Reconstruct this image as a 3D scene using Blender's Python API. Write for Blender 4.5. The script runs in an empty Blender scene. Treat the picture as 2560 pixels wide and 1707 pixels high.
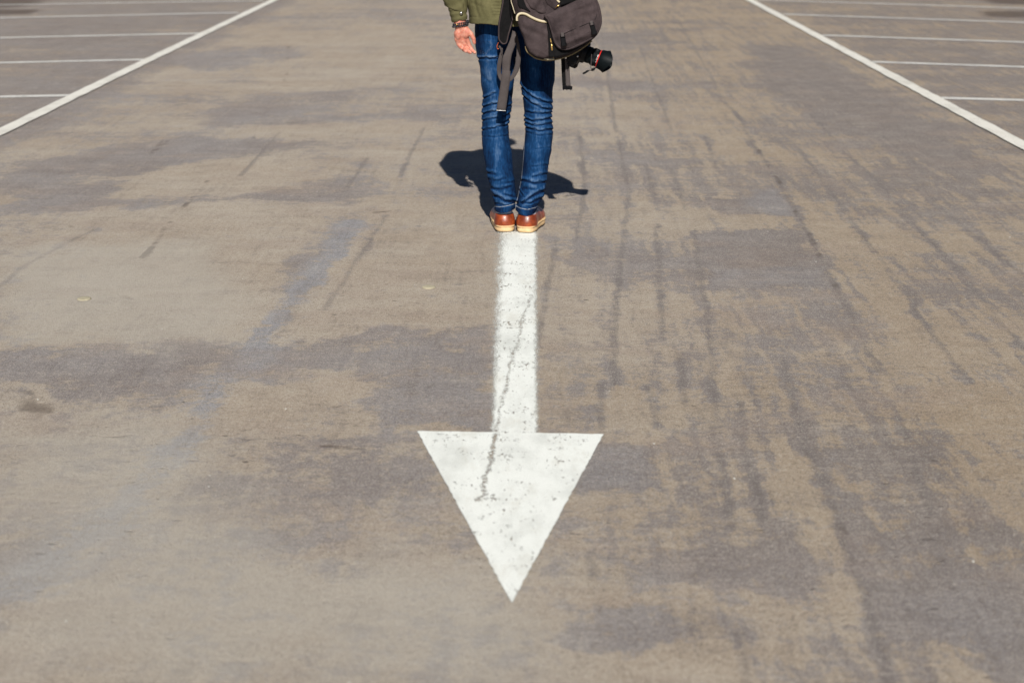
import bpy, math, random
import numpy as np
from mathutils import Vector, Matrix
R = math.radians
random.seed(5); rng = np.random.default_rng(7)
sc = bpy.context.scene

# ------------------------------------------------------------------ camera
HC, PITCH, YAW, FPX = 1.45, R(17.83), R(0.45), 3555.6
cam = bpy.data.cameras.new("camera"); co = bpy.data.objects.new("camera", cam)
sc.collection.objects.link(co)
co.location = (0, 0, HC); co.rotation_euler = (R(90) - PITCH, 0, YAW)
cam.lens = 50; cam.sensor_width = 36; cam.sensor_fit = 'HORIZONTAL'
cam.clip_start = 0.05; cam.clip_end = 2000
cam.dof.use_dof = True; cam.dof.focus_distance = 5.3; cam.dof.aperture_fstop = 3.2
sc.camera = co
# ------------------------------------------------------------------ sky + sun
SUN_EL, SUN_AZ = 38.5, 2.9          # degrees; the sun is behind the camera, a little to its right
w = bpy.data.worlds.new("World"); sc.world = w; w.use_nodes = True
nt = w.node_tree; bg = nt.nodes["Background"]
sky = nt.nodes.new("ShaderNodeTexSky"); sky.sky_type = 'NISHITA'; sky.sun_disc = False
sky.sun_elevation = R(SUN_EL); sky.sun_rotation = R(180 - SUN_AZ); sky.air_density = 0.45; sky.dust_density = 0.3; sky.altitude = 300
nt.links.new(sky.outputs[0], bg.inputs[0]); bg.inputs[1].default_value = 0.05
sl = bpy.data.lights.new("sun", 'SUN'); so = bpy.data.objects.new("sun", sl); sc.collection.objects.link(so)
sl.energy = 5.0; sl.angle = R(0.5); sl.color = (1.0, 0.96, 0.89)
SD = Vector((math.sin(R(SUN_AZ)) * math.cos(R(SUN_EL)), -math.cos(R(SUN_AZ)) * math.cos(R(SUN_EL)), math.sin(R(SUN_EL))))
so.rotation_euler = SD.to_track_quat('Z', 'Y').to_euler(); so.location = (1, -3, 6)
sc.view_settings.view_transform = 'Standard'; sc.view_settings.look = 'None'
sc.view_settings.exposure = 0.28; sc.view_settings.gamma = 1
sc.cycles.max_bounces = 5; sc.cycles.diffuse_bounces = 2; sc.cycles.transparent_max_bounces = 8

# ------------------------------------------------------------------ survey helpers (photo sight lines -> places in the world)
_R = Matrix.Rotation(YAW, 3, 'Z') @ Matrix.Rotation(R(90) - PITCH, 3, 'X')
def ray(u, v): return _R @ Vector(((u - 1280) / FPX, -(v - 853.5) / FPX, -1))
def P(u, v, Y):
    d = ray(u, v); return Vector((0, 0, HC)) + d * (Y / d.y)
def G(u, v, z=0.0):
    d = ray(u, v); t = (z - HC) / d.z; return Vector((0, 0, HC)) + d * t
_Ri = np.array(_R.transposed())
def proj(x, y, z):
    z = z - HC
    a = _Ri[0, 0]*x + _Ri[0, 1]*y + _Ri[0, 2]*z
    b = _Ri[1, 0]*x + _Ri[1, 1]*y + _Ri[1, 2]*z
    c = -(_Ri[2, 0]*x + _Ri[2, 1]*y + _Ri[2, 2]*z)
    return 1280 + FPX*a/c, 853.5 - FPX*b/c

# ------------------------------------------------------------------ object helpers
def link(o, parent=None):
    sc.collection.objects.link(o)
    if parent is not None:
        o.parent = parent
        if parent.type == 'EMPTY': o.matrix_parent_inverse = Matrix.Translation(-parent.location)
    return o
def tag(o, label=None, cat=None, group=None, kind=None):
    if label: o["label"] = label
    if cat: o["category"] = cat
    if group: o["group"] = group
    if kind: o["kind"] = kind
    return o
def empty(name, loc): 
    o = bpy.data.objects.new(name, None); o.location = loc; o.empty_display_size = 0.1
    return link(o)
def mesh(name, verts, faces, mat, parent=None, smooth=True, attrs=None):
    me = bpy.data.meshes.new(name)
    me.from_pydata([tuple(v) for v in verts], [], [tuple(f) for f in faces]); 
    return _fin(me, name, mat, parent, smooth, attrs)
def meshnp(name, V, F, mat, parent=None, smooth=True, attrs=None):
    me = bpy.data.meshes.new(name); n = F.shape[1]
    me.vertices.add(len(V)); me.vertices.foreach_set("co", V.astype(np.float32).ravel())
    me.loops.add(F.size); me.loops.foreach_set("vertex_index", F.astype(np.int32).ravel())
    me.polygons.add(len(F)); me.polygons.foreach_set("loop_start", np.arange(0, F.size, n, dtype=np.int32))
    me.update(calc_edges=True); me.validate()
    return _fin(me, name, mat, parent, smooth, attrs)
def _fin(me, name, mat, parent, smooth, attrs):
    if attrs:
        for k, a in attrs.items():
            at = me.attributes.new(k, 'FLOAT', 'POINT'); at.data.foreach_set("value", np.asarray(a, dtype=np.float32))
    me.materials.append(mat)
    if smooth: me.polygons.foreach_set("use_smooth", [True]*len(me.polygons))
    me.update()
    return link(bpy.data.objects.new(name, me), parent)

# ------------------------------------------------------------------ solid modelling on a voxel grid
import openvdb
BIG = 0.04
class Vox:
    def __init__(s, lo, hi, h):
        s.lo = np.array(lo, float); s.h = h
        s.n = np.ceil((np.array(hi) - s.lo)/h).astype(int) + 1
        s.a = np.full(s.n, BIG, np.float32)
    def _sl(s, lo, hi):
        i0 = np.clip(np.floor((np.array(lo) - s.lo)/s.h).astype(int), 0, s.n); i1 = np.clip(np.ceil((np.array(hi) - s.lo)/s.h).astype(int) + 1, 0, s.n)
        sl = tuple(slice(a, b) for a, b in zip(i0, i1))
        ax = [(s.lo[k] + s.h*np.arange(i0[k], i1[k])).astype(np.float32) for k in range(3)]
        return sl, ax[0][:, None, None], ax[1][None, :, None], ax[2][None, None, :]
    def all(s): return s._sl(s.lo, s.lo + s.n*s.h)
    def add(s, fn, lo, hi, k=0.0, m=0.045):
        sl, x, y, z = s._sl(np.array(lo) - m, np.array(hi) + m)
        if s.a[sl].size == 0: return
        d = np.clip(fn(x, y, z), -BIG, BIG); a = s.a[sl]
        if k > 0:
            h = np.maximum(k - np.abs(a - d), 0)/k; s.a[sl] = np.minimum(a, d) - h*h*k*0.25
        else: s.a[sl] = np.minimum(a, d)
    def sub(s, fn, lo, hi, k=0.0, m=0.01):
        sl, x, y, z = s._sl(np.array(lo) - m, np.array(hi) + m)
        if s.a[sl].size == 0: return
        d = -np.clip(fn(x, y, z), -BIG, BIG); a = s.a[sl]
        if k > 0:
            h = np.maximum(k - np.abs(a - d), 0)/k; s.a[sl] = np.maximum(a, d) + h*h*k*0.25
        else: s.a[sl] = np.maximum(a, d)
    def cap(s, a, b, ra, rb, k=0.0, sy=1.0):
        a = np.array(a, float); b = np.array(b, float); r = max(ra, rb)
        def f(x, y, z):
            ba = b - a; L = (ba*ba).sum() + 1e-12
            px, py, pz = x - a[0], y - a[1], z - a[2]
            t = np.clip((px*ba[0] + py*ba[1] + pz*ba[2])/L, 0, 1)
            return np.sqrt((px - t*ba[0])**2 + ((py - t*ba[1])/sy)**2 + (pz - t*ba[2])**2) - (ra + (rb - ra)*t)
        s.add(f, np.minimum(a, b) - r, np.maximum(a, b) + r, k)
    def ell(s, c, r, k=0.0, sub=False, rot=None):
        c = np.array(c, float); r = np.array(r, float); m = r.max()
        M = np.eye(3) if rot is None else np.array(rot.transposed())
        def f(x, y, z):
            X, Y, Z = x - c[0], y - c[1], z - c[2]
            a = (M[0, 0]*X + M[0, 1]*Y + M[0, 2]*Z)/r[0]; b = (M[1, 0]*X + M[1, 1]*Y + M[1, 2]*Z)/r[1]; e = (M[2, 0]*X + M[2, 1]*Y + M[2, 2]*Z)/r[2]
            q = np.sqrt(a*a + b*b + e*e); g = np.sqrt((a/r[0])**2 + (b/r[1])**2 + (e/r[2])**2) + 1e-9
            return q*(q - 1)/g
        (s.sub if sub else s.add)(f, c - m, c + m, k)
    def rbox(s, c, r, rot, rr=0.006, k=0.0):
        c = np.array(c, float); r = np.array(r, float); m = np.linalg.norm(r); M = np.array(rot.transposed())
        def f(x, y, z):
            X, Y, Z = x - c[0], y - c[1], z - c[2]
            q = [np.abs(M[i, 0]*X + M[i, 1]*Y + M[i, 2]*Z) - r[i] + rr for i in range(3)]
            o = np.sqrt(sum(np.maximum(t, 0)**2 for t in q))
            return o + np.minimum(np.maximum(np.maximum(q[0], q[1]), q[2]), 0) - rr
        s.add(f, c - m, c + m, k)
    def vf(s):
        g = openvdb.FloatGrid(BIG); g.copyFromArray(np.ascontiguousarray(s.a.astype(np.float32)))
        V, Q = g.convertToQuads(0.0)[:2]
        V = np.asarray(V, float)*s.h + s.lo; Q = np.asarray(Q)
        a, b, c, d = (V[Q[:, i]] for i in range(4)); n = np.cross(c - a, d - b)
        if (n*(a + c)).sum() - (n.sum(0)*V.mean(0)*2).sum() < 0: Q = Q[:, ::-1]
        return V, Q
def smooth(V, Q, it=2, lam=0.5):
    E = np.concatenate([Q[:, [0, 1]], Q[:, [1, 2]], Q[:, [2, 3]], Q[:, [3, 0]]]); n = len(V)
    cnt = np.bincount(E[:, 0], minlength=n) + np.bincount(E[:, 1], minlength=n); cnt = np.maximum(cnt, 1)
    for _ in range(it):
        S = np.stack([np.bincount(E[:, 0], V[E[:, 1], k], n) + np.bincount(E[:, 1], V[E[:, 0], k], n) for k in range(3)], 1)
        V = V + lam*(S/cnt[:, None] - V)
    return V
def smin(a, b, k):
    h = np.maximum(k - np.abs(a - b), 0)/k
    return np.minimum(a, b) - h*h*k*0.25
def sd2(poly, x, z):
    """signed distance to a polygon (negative inside)"""
    d = np.full(np.broadcast(x, z).shape, 1e9); s = np.ones(d.shape)
    n = len(poly)
    for i in range(n):
        ax, az = poly[i]; bx, bz = poly[i - 1]
        ex, ez = bx - ax, bz - az; wx, wz = x - ax, z - az
        t = np.clip((wx*ex + wz*ez)/(ex*ex + ez*ez + 1e-15), 0, 1)
        d = np.minimum(d, (wx - ex*t)**2 + (wz - ez*t)**2)
        c1 = z >= az; c2 = z < bz; c3 = ex*wz > ez*wx
        s = np.where((c1 & c2 & c3) | (~c1 & ~c2 & ~c3), -s, s)
    return s*np.sqrt(d)
def dline(pts, x, z):
    d = np.full(np.broadcast(x, z).shape, 1e9)
    for (ax, az), (bx, bz) in zip(pts[:-1], pts[1:]):
        ex, ez = bx - ax, bz - az; t = np.clip(((x - ax)*ex + (z - az)*ez)/(ex*ex + ez*ez + 1e-12), 0, 1)
        d = np.minimum(d, (x - ax - ex*t)**2 + (z - az - ez*t)**2)
    return np.sqrt(d)
def cr(pts, n=6, closed=False):
    """Catmull-Rom through points"""
    p = [Vector(q) for q in pts]; N = len(p); out = []
    for i in range(N if closed else N - 1):
        g = (lambda j: p[j % N]) if closed else (lambda j: p[max(0, min(N - 1, j))])
        a, b, c, d = g(i - 1), g(i), g(i + 1), g(i + 2)
        for k in range(n):
            t = k/n
            out.append(0.5*((2*b) + (c - a)*t + (2*a - 5*b + 4*c - d)*t*t + (3*b - a - 3*c + d)*t**3))
    if not closed: out.append(p[-1])
    return out
def tube(name, pts, r, mat, parent=None, ns=8, closed=False, flat=1.0, up=(0, 1, 0)):
    pts = [Vector(p) for p in pts]; N = len(pts); V = []; F = []
    rr = r if hasattr(r, '__len__') else [r]*N; up = Vector(up)
    for i, p in enumerate(pts):
        t = (pts[(i + 1) % N] - pts[i - 1]) if closed else (pts[min(N - 1, i + 1)] - pts[max(0, i - 1)])
        t.normalize(); a = t.cross(up)
        if a.length < 1e-4: a = t.cross(Vector((0.3, 0.1, 1)))
        a.normalize(); b = t.cross(a)
        for k in range(ns):
            th = 2*math.pi*k/ns; V.append(p + a*math.cos(th)*rr[i] + b*math.sin(th)*rr[i]*flat)
    for i in range(N if closed else N - 1):
        j = (i + 1) % N
        for k in range(ns): F.append((i*ns + k, i*ns + (k + 1) % ns, j*ns + (k + 1) % ns, j*ns + k))
    if not closed: F.append(tuple(range(ns))[::-1]); F.append(tuple(range((N - 1)*ns, N*ns)))
    return mesh(name, V, F, mat, parent)
def ribbon(name, Lp, Rp, mat, parent=None, th=0.0022, n=6, cols=4, bow=0.0):
    L = cr(Lp, n); Rr = cr(Rp, n); N = len(L); V = []; F = []; W = cols + 1
    for s in (0, 1):
        for i in range(N):
            t = L[min(N - 1, i + 1)] - L[max(0, i - 1)] + Rr[min(N - 1, i + 1)] - Rr[max(0, i - 1)]
            nn = t.cross(Rr[i] - L[i]); nn.normalize()
            for c in range(W):
                f = c/cols; p = L[i].lerp(Rr[i], f) + nn*(bow*4*f*(1 - f))
                edge = 0.35 if c in (0, cols) else 1.0
                V.append(p + nn*(th/2 if s else -th/2)*edge)
    o = N*W
    for i in range(N - 1):
        for c in range(cols):
            a, b, d, e = i*W + c, i*W + c + 1, (i + 1)*W + c + 1, (i + 1)*W + c
            F.append((a, e, d, b)); F.append((o + a, o + b, o + d, o + e))
        F.append((i*W, o + i*W, o + (i + 1)*W, (i + 1)*W)); c = cols
        F.append((i*W + c, (i + 1)*W + c, o + (i + 1)*W + c, o + i*W + c))
    for c in range(cols):
        F.append((c, c + 1, o + c + 1, o + c)); e = (N - 1)*W
        F.append((e + c, o + e + c, o + e + c + 1, e + c + 1))
    return mesh(name, V, F, mat, parent)
def lathe(name, c, axis, prof, mat, parent=None, ns=40, mod=None, closed=True):
    """prof: (distance along axis, radius) pairs; mod(theta, i) shifts a ring point along the axis"""
    ax = Vector(axis).normalized(); a = ax.cross(Vector((0, 1, 0.2))).normalized(); b = ax.cross(a); c = Vector(c); V = []; F = []
    for i, (s, r) in enumerate(prof):
        for k in range(ns):
            th = 2*math.pi*k/ns; e = mod(th, i) if mod else 0
            V.append(c + ax*(s + e) + (a*math.cos(th) + b*math.sin(th))*r)
    for i in range(len(prof) - 1):
        for k in range(ns): F.append((i*ns + k, i*ns + (k + 1) % ns, (i + 1)*ns + (k + 1) % ns, (i + 1)*ns + k))
    if closed: F.append(tuple(range(ns))[::-1]); F.append(tuple(range((len(prof) - 1)*ns, len(prof)*ns)))
    return mesh(name, V, F, mat, parent)

# ------------------------------------------------------------------ materials
class NT:
    def __init__(s, name):
        s.m = bpy.data.materials.new(name); s.m.use_nodes = True; s.t = s.m.node_tree; s.b = s.t.nodes["Principled BSDF"]
    def n(s, typ, ins=None, **kw):
        o = s.t.nodes.new(typ)
        for k, v in kw.items(): setattr(o, k, v)
        for k, v in (ins or {}).items():
            if hasattr(v, "is_output") or isinstance(v, bpy.types.NodeSocket): s.t.links.new(v, o.inputs[k])
            else: o.inputs[k].default_value = v
        return o
    def noise(s, vec, scale, detail=4, rough=0.55, dist=0.0):
        return s.n("ShaderNodeTexNoise", {"Vector": vec, "Scale": scale, "Detail": detail, "Roughness": rough, "Distortion": dist}).outputs["Fac"]
    def math(s, op, a, b=0.0, c=0.0, clamp=False):
        o = s.t.nodes.new("ShaderNodeMath"); o.operation = op; o.use_clamp = clamp
        for i, v in enumerate((a, b, c)):
            if isinstance(v, bpy.types.NodeSocket): s.t.links.new(v, o.inputs[i])
            else: o.inputs[i].default_value = v
        return o.outputs[0]
    def ramp(s, f, a, b):      # smoothstep a..b
        o = s.n("ShaderNodeMapRange", {"Value": f, "From Min": a, "From Max": b}); o.interpolation_type = 'SMOOTHSTEP'; return o.outputs[0]
    def mix(s, f, a, b):
        o = s.t.nodes.new("ShaderNodeMix"); o.data_type = 'RGBA'
        for i, v in ((0, f), (6, a), (7, b)):
            if isinstance(v, bpy.types.NodeSocket): s.t.links.new(v, o.inputs[i])
            else: o.inputs[i].default_value = (v if i == 0 else (*v, 1))
        return o.outputs[2]
    def attr(s, name): return s.n("ShaderNodeAttribute", attribute_name=name).outputs["Fac"]
    def obj(s, scale=(1, 1, 1), rot=(0, 0, 0)):
        tc = s.t.nodes.new("ShaderNodeTexCoord"); mp = s.n("ShaderNodeMapping", {"Vector": tc.outputs["Object"]})
        mp.inputs["Scale"].default_value = scale; mp.inputs["Rotation"].default_value = rot; return mp.outputs[0]
    def set(s, **kw):
        for k, v in kw.items():
            k = k.replace("_", " ")
            if isinstance(v, bpy.types.NodeSocket): s.t.links.new(v, s.b.inputs[k])
            else: s.b.inputs[k].default_value = v
        return s.m
    def bump(s, h, dist, strength=1.0):
        b = s.n("ShaderNodeBump", {"Height": h, "Distance": dist, "Strength": strength}); s.t.links.new(b.outputs[0], s.b.inputs["Normal"])
def fabric(name, c1, c2, scale=90, weave=900, bump=0.0006, rough=0.9, spec=0.15, sheen=0.0):
    t = NT(name); v = t.obj(); n1 = t.noise(v, scale*0.25, 5, 0.6); n2 = t.noise(v, weave, 2, 0.5)
    f = t.math('ADD', t.math('MULTIPLY', n1, 1.0), t.math('MULTIPLY', n2, 0.9)); f = t.ramp(f, 0.65, 1.25)
    t.bump(t.math('ADD', n2, t.noise(v, scale, 3)), bump)
    return t.set(Base_Color=t.mix(f, c1, c2), Roughness=rough, Specular_IOR_Level=spec, Sheen_Weight=sheen)
def plain(name, c, rough=0.5, metal=0.0, spec=0.5, var=0.25, scale=60, coat=0.0):
    t = NT(name); n = t.noise(t.obj(), scale, 4, 0.6)
    lo = tuple(x*(1 - var) for x in c); hi = tuple(min(1, x*(1 + var)) for x in c)
    t.bump(n, 0.0004)
    return t.set(Base_Color=t.mix(t.ramp(n, 0.3, 0.7), lo, hi), Roughness=t.math('ADD', t.math('MULTIPLY', n, 0.15), rough - 0.07), Metallic=metal, Specular_IOR_Level=spec, Coat_Weight=coat)
#MATS
M = {}
M['jacket'] = fabric('olive_cotton', (0.068, 0.063, 0.028), (0.128, 0.117, 0.056), 70, 1100, 0.0004)
M['bag'] = fabric('brown_canvas', (0.030, 0.022, 0.023), (0.066, 0.049, 0.050), 110, 900, 0.0007)
M['bag_lining'] = fabric('black_mesh', (0.003, 0.003, 0.0035), (0.008, 0.0075, 0.008), 200, 1200, 0.0008)
M['webbing'] = fabric('grey_brown_webbing', (0.052, 0.043, 0.042), (0.085, 0.072, 0.070), 60, 1400, 0.0005, 0.8)
M['piping'] = fabric('cream_piping', (0.42, 0.36, 0.24), (0.58, 0.51, 0.36), 60, 900, 0.0003, 0.6)
M['rimpiping'] = fabric('tan_piping', (0.13, 0.10, 0.055), (0.22, 0.17, 0.09), 60, 900, 0.0003, 0.5)
M['brass'] = plain('brass', (0.75, 0.48, 0.16), 0.32, 1.0)
M['black_plastic'] = plain('black_plastic', (0.004, 0.004, 0.005), 0.45, 0, 0.15)
M['lens_black'] = plain('lens_black', (0.003, 0.005, 0.006), 0.5, 0, 0.10, 0.2, 200)
M['red'] = plain('red_ring', (0.62, 0.02, 0.015), 0.35)
M['whitemark'] = plain('white_marks', (0.75, 0.75, 0.72), 0.5)
M['glass'] = plain('lens_glass', (0.01, 0.012, 0.03), 0.05, 0, 1.0, 0.1)
M['steel'] = plain('steel', (0.45, 0.44, 0.42), 0.28, 1.0)
M['eye'] = plain('eye_white', (0.7, 0.68, 0.65), 0.2)
M['skin'] = None
def skin():
    t = NT('skin'); v = t.obj(); n = t.noise(v, 60, 4); n2 = t.noise(v, 450, 3)
    c = t.mix(t.ramp(n, 0.35, 0.7), (0.46, 0.16, 0.11), (0.62, 0.30, 0.22)); t.bump(n2, 0.0004)
    m = t.set(Base_Color=c, Roughness=0.5, Specular_IOR_Level=0.35, Subsurface_Weight=0.25, Subsurface_Scale=0.008)
    t.b.inputs["Subsurface Radius"].default_value = (1.0, 0.25, 0.12); return m
M['skin'] = skin()
def leather():
    t = NT('tan_leather'); v = t.obj(); n = t.noise(v, 22, 5, 0.6); n2 = t.noise(v, 500, 3)
    c = t.mix(t.ramp(n, 0.35, 0.68), (0.13, 0.020, 0.005), (0.31, 0.060, 0.014)); t.bump(t.math('ADD', n2, t.math('MULTIPLY', n, 2.0)), 0.0004)
    return t.set(Base_Color=c, Roughness=0.36, Specular_IOR_Level=0.5, Coat_Weight=0.15)
M['leather'] = leather()
M['sole'] = plain('crepe_rubber', (0.60, 0.41, 0.215), 0.6, 0, 0.3, 0.16, 45)
M['sole_tread'] = plain('black_tread', (0.012, 0.011, 0.01), 0.7)
M['sock'] = fabric('pale_sock', (0.50, 0.54, 0.62), (0.66, 0.70, 0.78), 80, 700, 0.0005)
M['hair'] = fabric('brown_hair', (0.02, 0.012, 0.007), (0.06, 0.035, 0.02), 300, 900, 0.002, 0.5, 0.4)
M['bead'] = plain('black_beads', (0.012, 0.011, 0.016), 0.3)
def denim():
    t = NT('blue_denim'); v = t.obj((1, 1, 0.12)); v2 = t.obj(); v3 = t.obj((1, 1, 0.3))
    n1 = t.noise(v, 230, 4, 0.65); n2 = t.noise(v3, 30, 5, 0.6); n3 = t.noise(v2, 1300, 2); n4 = t.noise(v2, 55, 4, 0.6)
    f = t.math('ADD', t.attr("fade"), t.math('MULTIPLY', t.math('SUBTRACT', n1, 0.5), 1.1))
    f = t.math('ADD', f, t.math('MULTIPLY', t.math('SUBTRACT', n2, 0.5), 0.8)); f = t.math('ADD', f, t.math('MULTIPLY', t.math('SUBTRACT', n4, 0.5), 0.5))
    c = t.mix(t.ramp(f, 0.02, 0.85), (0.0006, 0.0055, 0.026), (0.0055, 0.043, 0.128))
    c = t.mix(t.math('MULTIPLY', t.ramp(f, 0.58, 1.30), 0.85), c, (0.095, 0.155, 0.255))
    c = t.mix(t.math('MULTIPLY', t.ramp(t.attr("stitch"), 0.3, 0.9), 0.75), c, (0.40, 0.42, 0.44))
    t.bump(t.math('ADD', n3, t.math('MULTIPLY', n1, 1.2)), 0.0005)
    return t.set(Base_Color=c, Roughness=0.88, Specular_IOR_Level=0.12)
M['denim'] = denim()

def ground_mat():
    t = NT('weathered_car_park_surface')
    tc = t.t.nodes.new("ShaderNodeTexCoord").outputs["Object"]
    def mp(sx, sy, off=0.0, src=None):
        m = t.n("ShaderNodeMapping", {"Vector": src or tc}); m.inputs["Scale"].default_value = (sx, sy, 1); m.inputs["Location"].default_value = (off, off*1.7, off*0.3); return m.outputs[0]
    # warped coordinates so that nothing has clean edges
    wn = t.n("ShaderNodeTexNoise", {"Vector": tc, "Scale": 5.0, "Detail": 5.0, "Roughness": 0.65}).outputs["Color"]
    wv = t.n("ShaderNodeVectorMath", {0: wn, 1: (0.5, 0.5, 0.5)}, operation='SUBTRACT').outputs[0]
    ws = t.n("ShaderNodeVectorMath", {0: wv, "Scale": 0.10}, operation='SCALE').outputs[0]
    wp = t.n("ShaderNodeVectorMath", {0: tc, 1: ws}, operation='ADD').outputs[0]
    big = t.noise(mp(1, 1, 3.1, wp), 1.1, 5, 0.55)
    hor = t.noise(mp(0.35, 1.5, 7.7, wp), 1.6, 6, 0.6)
    ver = t.noise(mp(8.0, 0.45, 1.3, wp), 1.9, 7, 0.62)
    med = t.noise(mp(1, 1, 9.0, wp), 9, 7, 0.72)
    fin = t.noise(tc, 65, 5, 0.8)
    gr = t.noise(tc, 260, 3, 0.6); gr2 = t.noise(tc, 750, 2, 0.5)
    sx = t.n("ShaderNodeSeparateXYZ", {0: tc}).outputs
    right = t.ramp(sx[0], -0.1, 0.7)
    f = t.attr("grey")
    def acc(v, k, m=0.5):
        nonlocal f
        f = t.math('ADD', f, t.math('MULTIPLY', t.math('SUBTRACT', v, m), k))
    acc(big, 1.2); acc(hor, 1.4)
    ver2 = t.noise(mp(17.0, 1.1, 6.1, wp), 1.9, 6, 0.65)
    vv = t.math('ADD', t.math('MULTIPLY', t.math('SUBTRACT', ver, 0.5), 1.5), t.math('MULTIPLY', t.math('SUBTRACT', ver2, 0.5), 2.0))
    f = t.math('ADD', f, t.math('MULTIPLY', vv, t.math('ADD', 0.25, t.math('MULTIPLY', right, 0.75))))
    acc(med, 2.2); acc(t.noise(mp(0.8, 1.3, 17, wp), 26, 6, 0.75), 1.9)
    g1 = t.ramp(f, 0.20, 0.82)
    f = t.math('ADD', 0.15, t.math('MULTIPLY', g1, 0.70)); acc(fin, 1.5); acc(t.noise(tc, 150, 3, 0.8), 1.8)
    g = t.ramp(f, 0.08, 0.92)                      # 0 = tan dust film, 1 = bare grey surface
    tone = t.noise(mp(0.6, 1.0, 21, wp), 2.3, 5, 0.6)
    warm = t.attr("warm")
    tan = t.mix(t.ramp(tone, 0.35, 0.65), (0.400, 0.330, 0.257), (0.445, 0.386, 0.316))
    tan = t.mix(warm, tan, (0.345, 0.265, 0.180))
    grey = t.mix(t.ramp(t.noise(mp(1, 1, 31, wp), 1.7, 5, 0.6), 0.35, 0.65), (0.224, 0.196, 0.190), (0.258, 0.240, 0.242))
    grey = t.mix(warm, grey, (0.172, 0.147, 0.138))
    grey = t.mix(t.attr("blue"), grey, (0.272, 0.277, 0.302))
    c = t.mix(g, tan, grey)
    ln = t.ramp(t.math('ADD', t.attr('line'), t.math('MULTIPLY', t.math('SUBTRACT', med, 0.5), 0.7)), 0.25, 1.0); c = t.mix(t.math('MULTIPLY', ln, 0.62), c, (0.150, 0.132, 0.128))
    br = t.math('ADD', t.math('MULTIPLY', t.math('SUBTRACT', t.noise(mp(1.3, 11.0, 51, wp), 2.2, 6, 0.7), 0.5), 1.0), t.math('MULTIPLY', t.math('SUBTRACT', t.noise(mp(24.0, 0.8, 61, wp), 2.0, 6, 0.65), 0.5), 0.9))
    br = t.math('ADD', br, t.math('MULTIPLY', t.math('SUBTRACT', t.noise(mp(1, 1, 71, wp), 4.0, 7, 0.75), 0.5), 0.9))
    c = t.mix(t.math('MULTIPLY', t.ramp(br, 0.0, -0.40), 0.55), c, (0.165, 0.140, 0.128)); c = t.mix(t.math('MULTIPLY', t.ramp(br, 0.0, 0.42), 0.45), c, (0.47, 0.415, 0.345))
    c = t.mix(t.math('MULTIPLY', t.ramp(t.noise(mp(0.8, 1.4, 81, wp), 2.6, 6, 0.7), 0.50, 0.66), 0.35), c, (0.315, 0.245, 0.198))
    # grain: dark pores and pale grains
    pore = t.ramp(t.math('ADD', gr, t.math('MULTIPLY', gr2, 0.6)), 0.66, 0.50)
    porek = t.math('MULTIPLY', pore, t.math('ADD', 0.22, t.math('MULTIPLY', t.ramp(t.noise(mp(1, 1, 14, wp), 3.0, 4), 0.4, 0.7), 0.33)))
    c = t.mix(porek, c, (0.10, 0.085, 0.075))
    pale = t.ramp(gr2, 0.66, 0.78); c = t.mix(t.math('MULTIPLY', pale, 0.35), c, (0.62, 0.57, 0.48))
    lum = t.math('ADD', t.math('ADD', t.math('MULTIPLY', t.math('SUBTRACT', fin, 0.5), 1.0), t.math('MULTIPLY', t.math('SUBTRACT', gr, 0.5), 1.1)), t.math('MULTIPLY', t.math('SUBTRACT', med, 0.5), 0.35))
    c = t.mix(t.ramp(lum, 0.02, -0.34), c, (0.12, 0.10, 0.085)); c = t.mix(t.math('MULTIPLY', t.ramp(lum, 0.0, 0.36), 0.8), c, (0.54, 0.49, 0.41))
    # pits: sparse short dark flecks
    pit = t.ramp(t.noise(mp(0.55, 1.3, 5), 34, 3, 0.6), 0.645, 0.73)
    pitm = t.math('MULTIPLY', pit, t.ramp(t.noise(mp(1, 1, 2), 1.5, 3), 0.44, 0.60)); c = t.mix(t.math('MULTIPLY', pitm, 0.7), c, (0.075, 0.06, 0.05))
    # pale scuffs
    sc_ = t.ramp(t.noise(mp(0.22, 2.6, 44, wp), 3.2, 6, 0.7), 0.64, 0.80); c = t.mix(t.math('MULTIPLY', sc_, 0.28), c, (0.47, 0.46, 0.44))
    dk = t.math('ADD', t.attr("dark"), t.math('MULTIPLY', t.math('SUBTRACT', med, 0.5), 0.9)); dk = t.ramp(dk, 0.35, 0.95)
    c = t.mix(t.math('MULTIPLY', dk, 0.75), c, (0.085, 0.062, 0.048))
    pl = t.math('MULTIPLY', t.ramp(t.math('ADD', t.attr("pale"), t.math('MULTIPLY', t.math('SUBTRACT', fin, 0.5), 1.0)), 0.3, 1.1), 0.5); c = t.mix(pl, c, (0.50, 0.49, 0.49))
    c = t.mix(t.math('MULTIPLY', t.attr("light"), 1.0), c, t.mix(1.0, c, (0.43, 0.40, 0.35)))
    h = t.math('ADD', t.math('MULTIPLY', gr, 0.6), t.math('MULTIPLY', fin, 0.9)); h = t.math('SUBTRACT', h, t.math('MULTIPLY', pitm, 0.8)); h = t.math('SUBTRACT', h, t.math('MULTIPLY', dk, 0.8))
    t.bump(t.math('ADD', h, t.math('MULTIPLY', med, 1.0)), 0.0035)
    return t.set(Base_Color=c, Roughness=0.82, Specular_IOR_Level=0.25)
M['ground'] = ground_mat()
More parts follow.
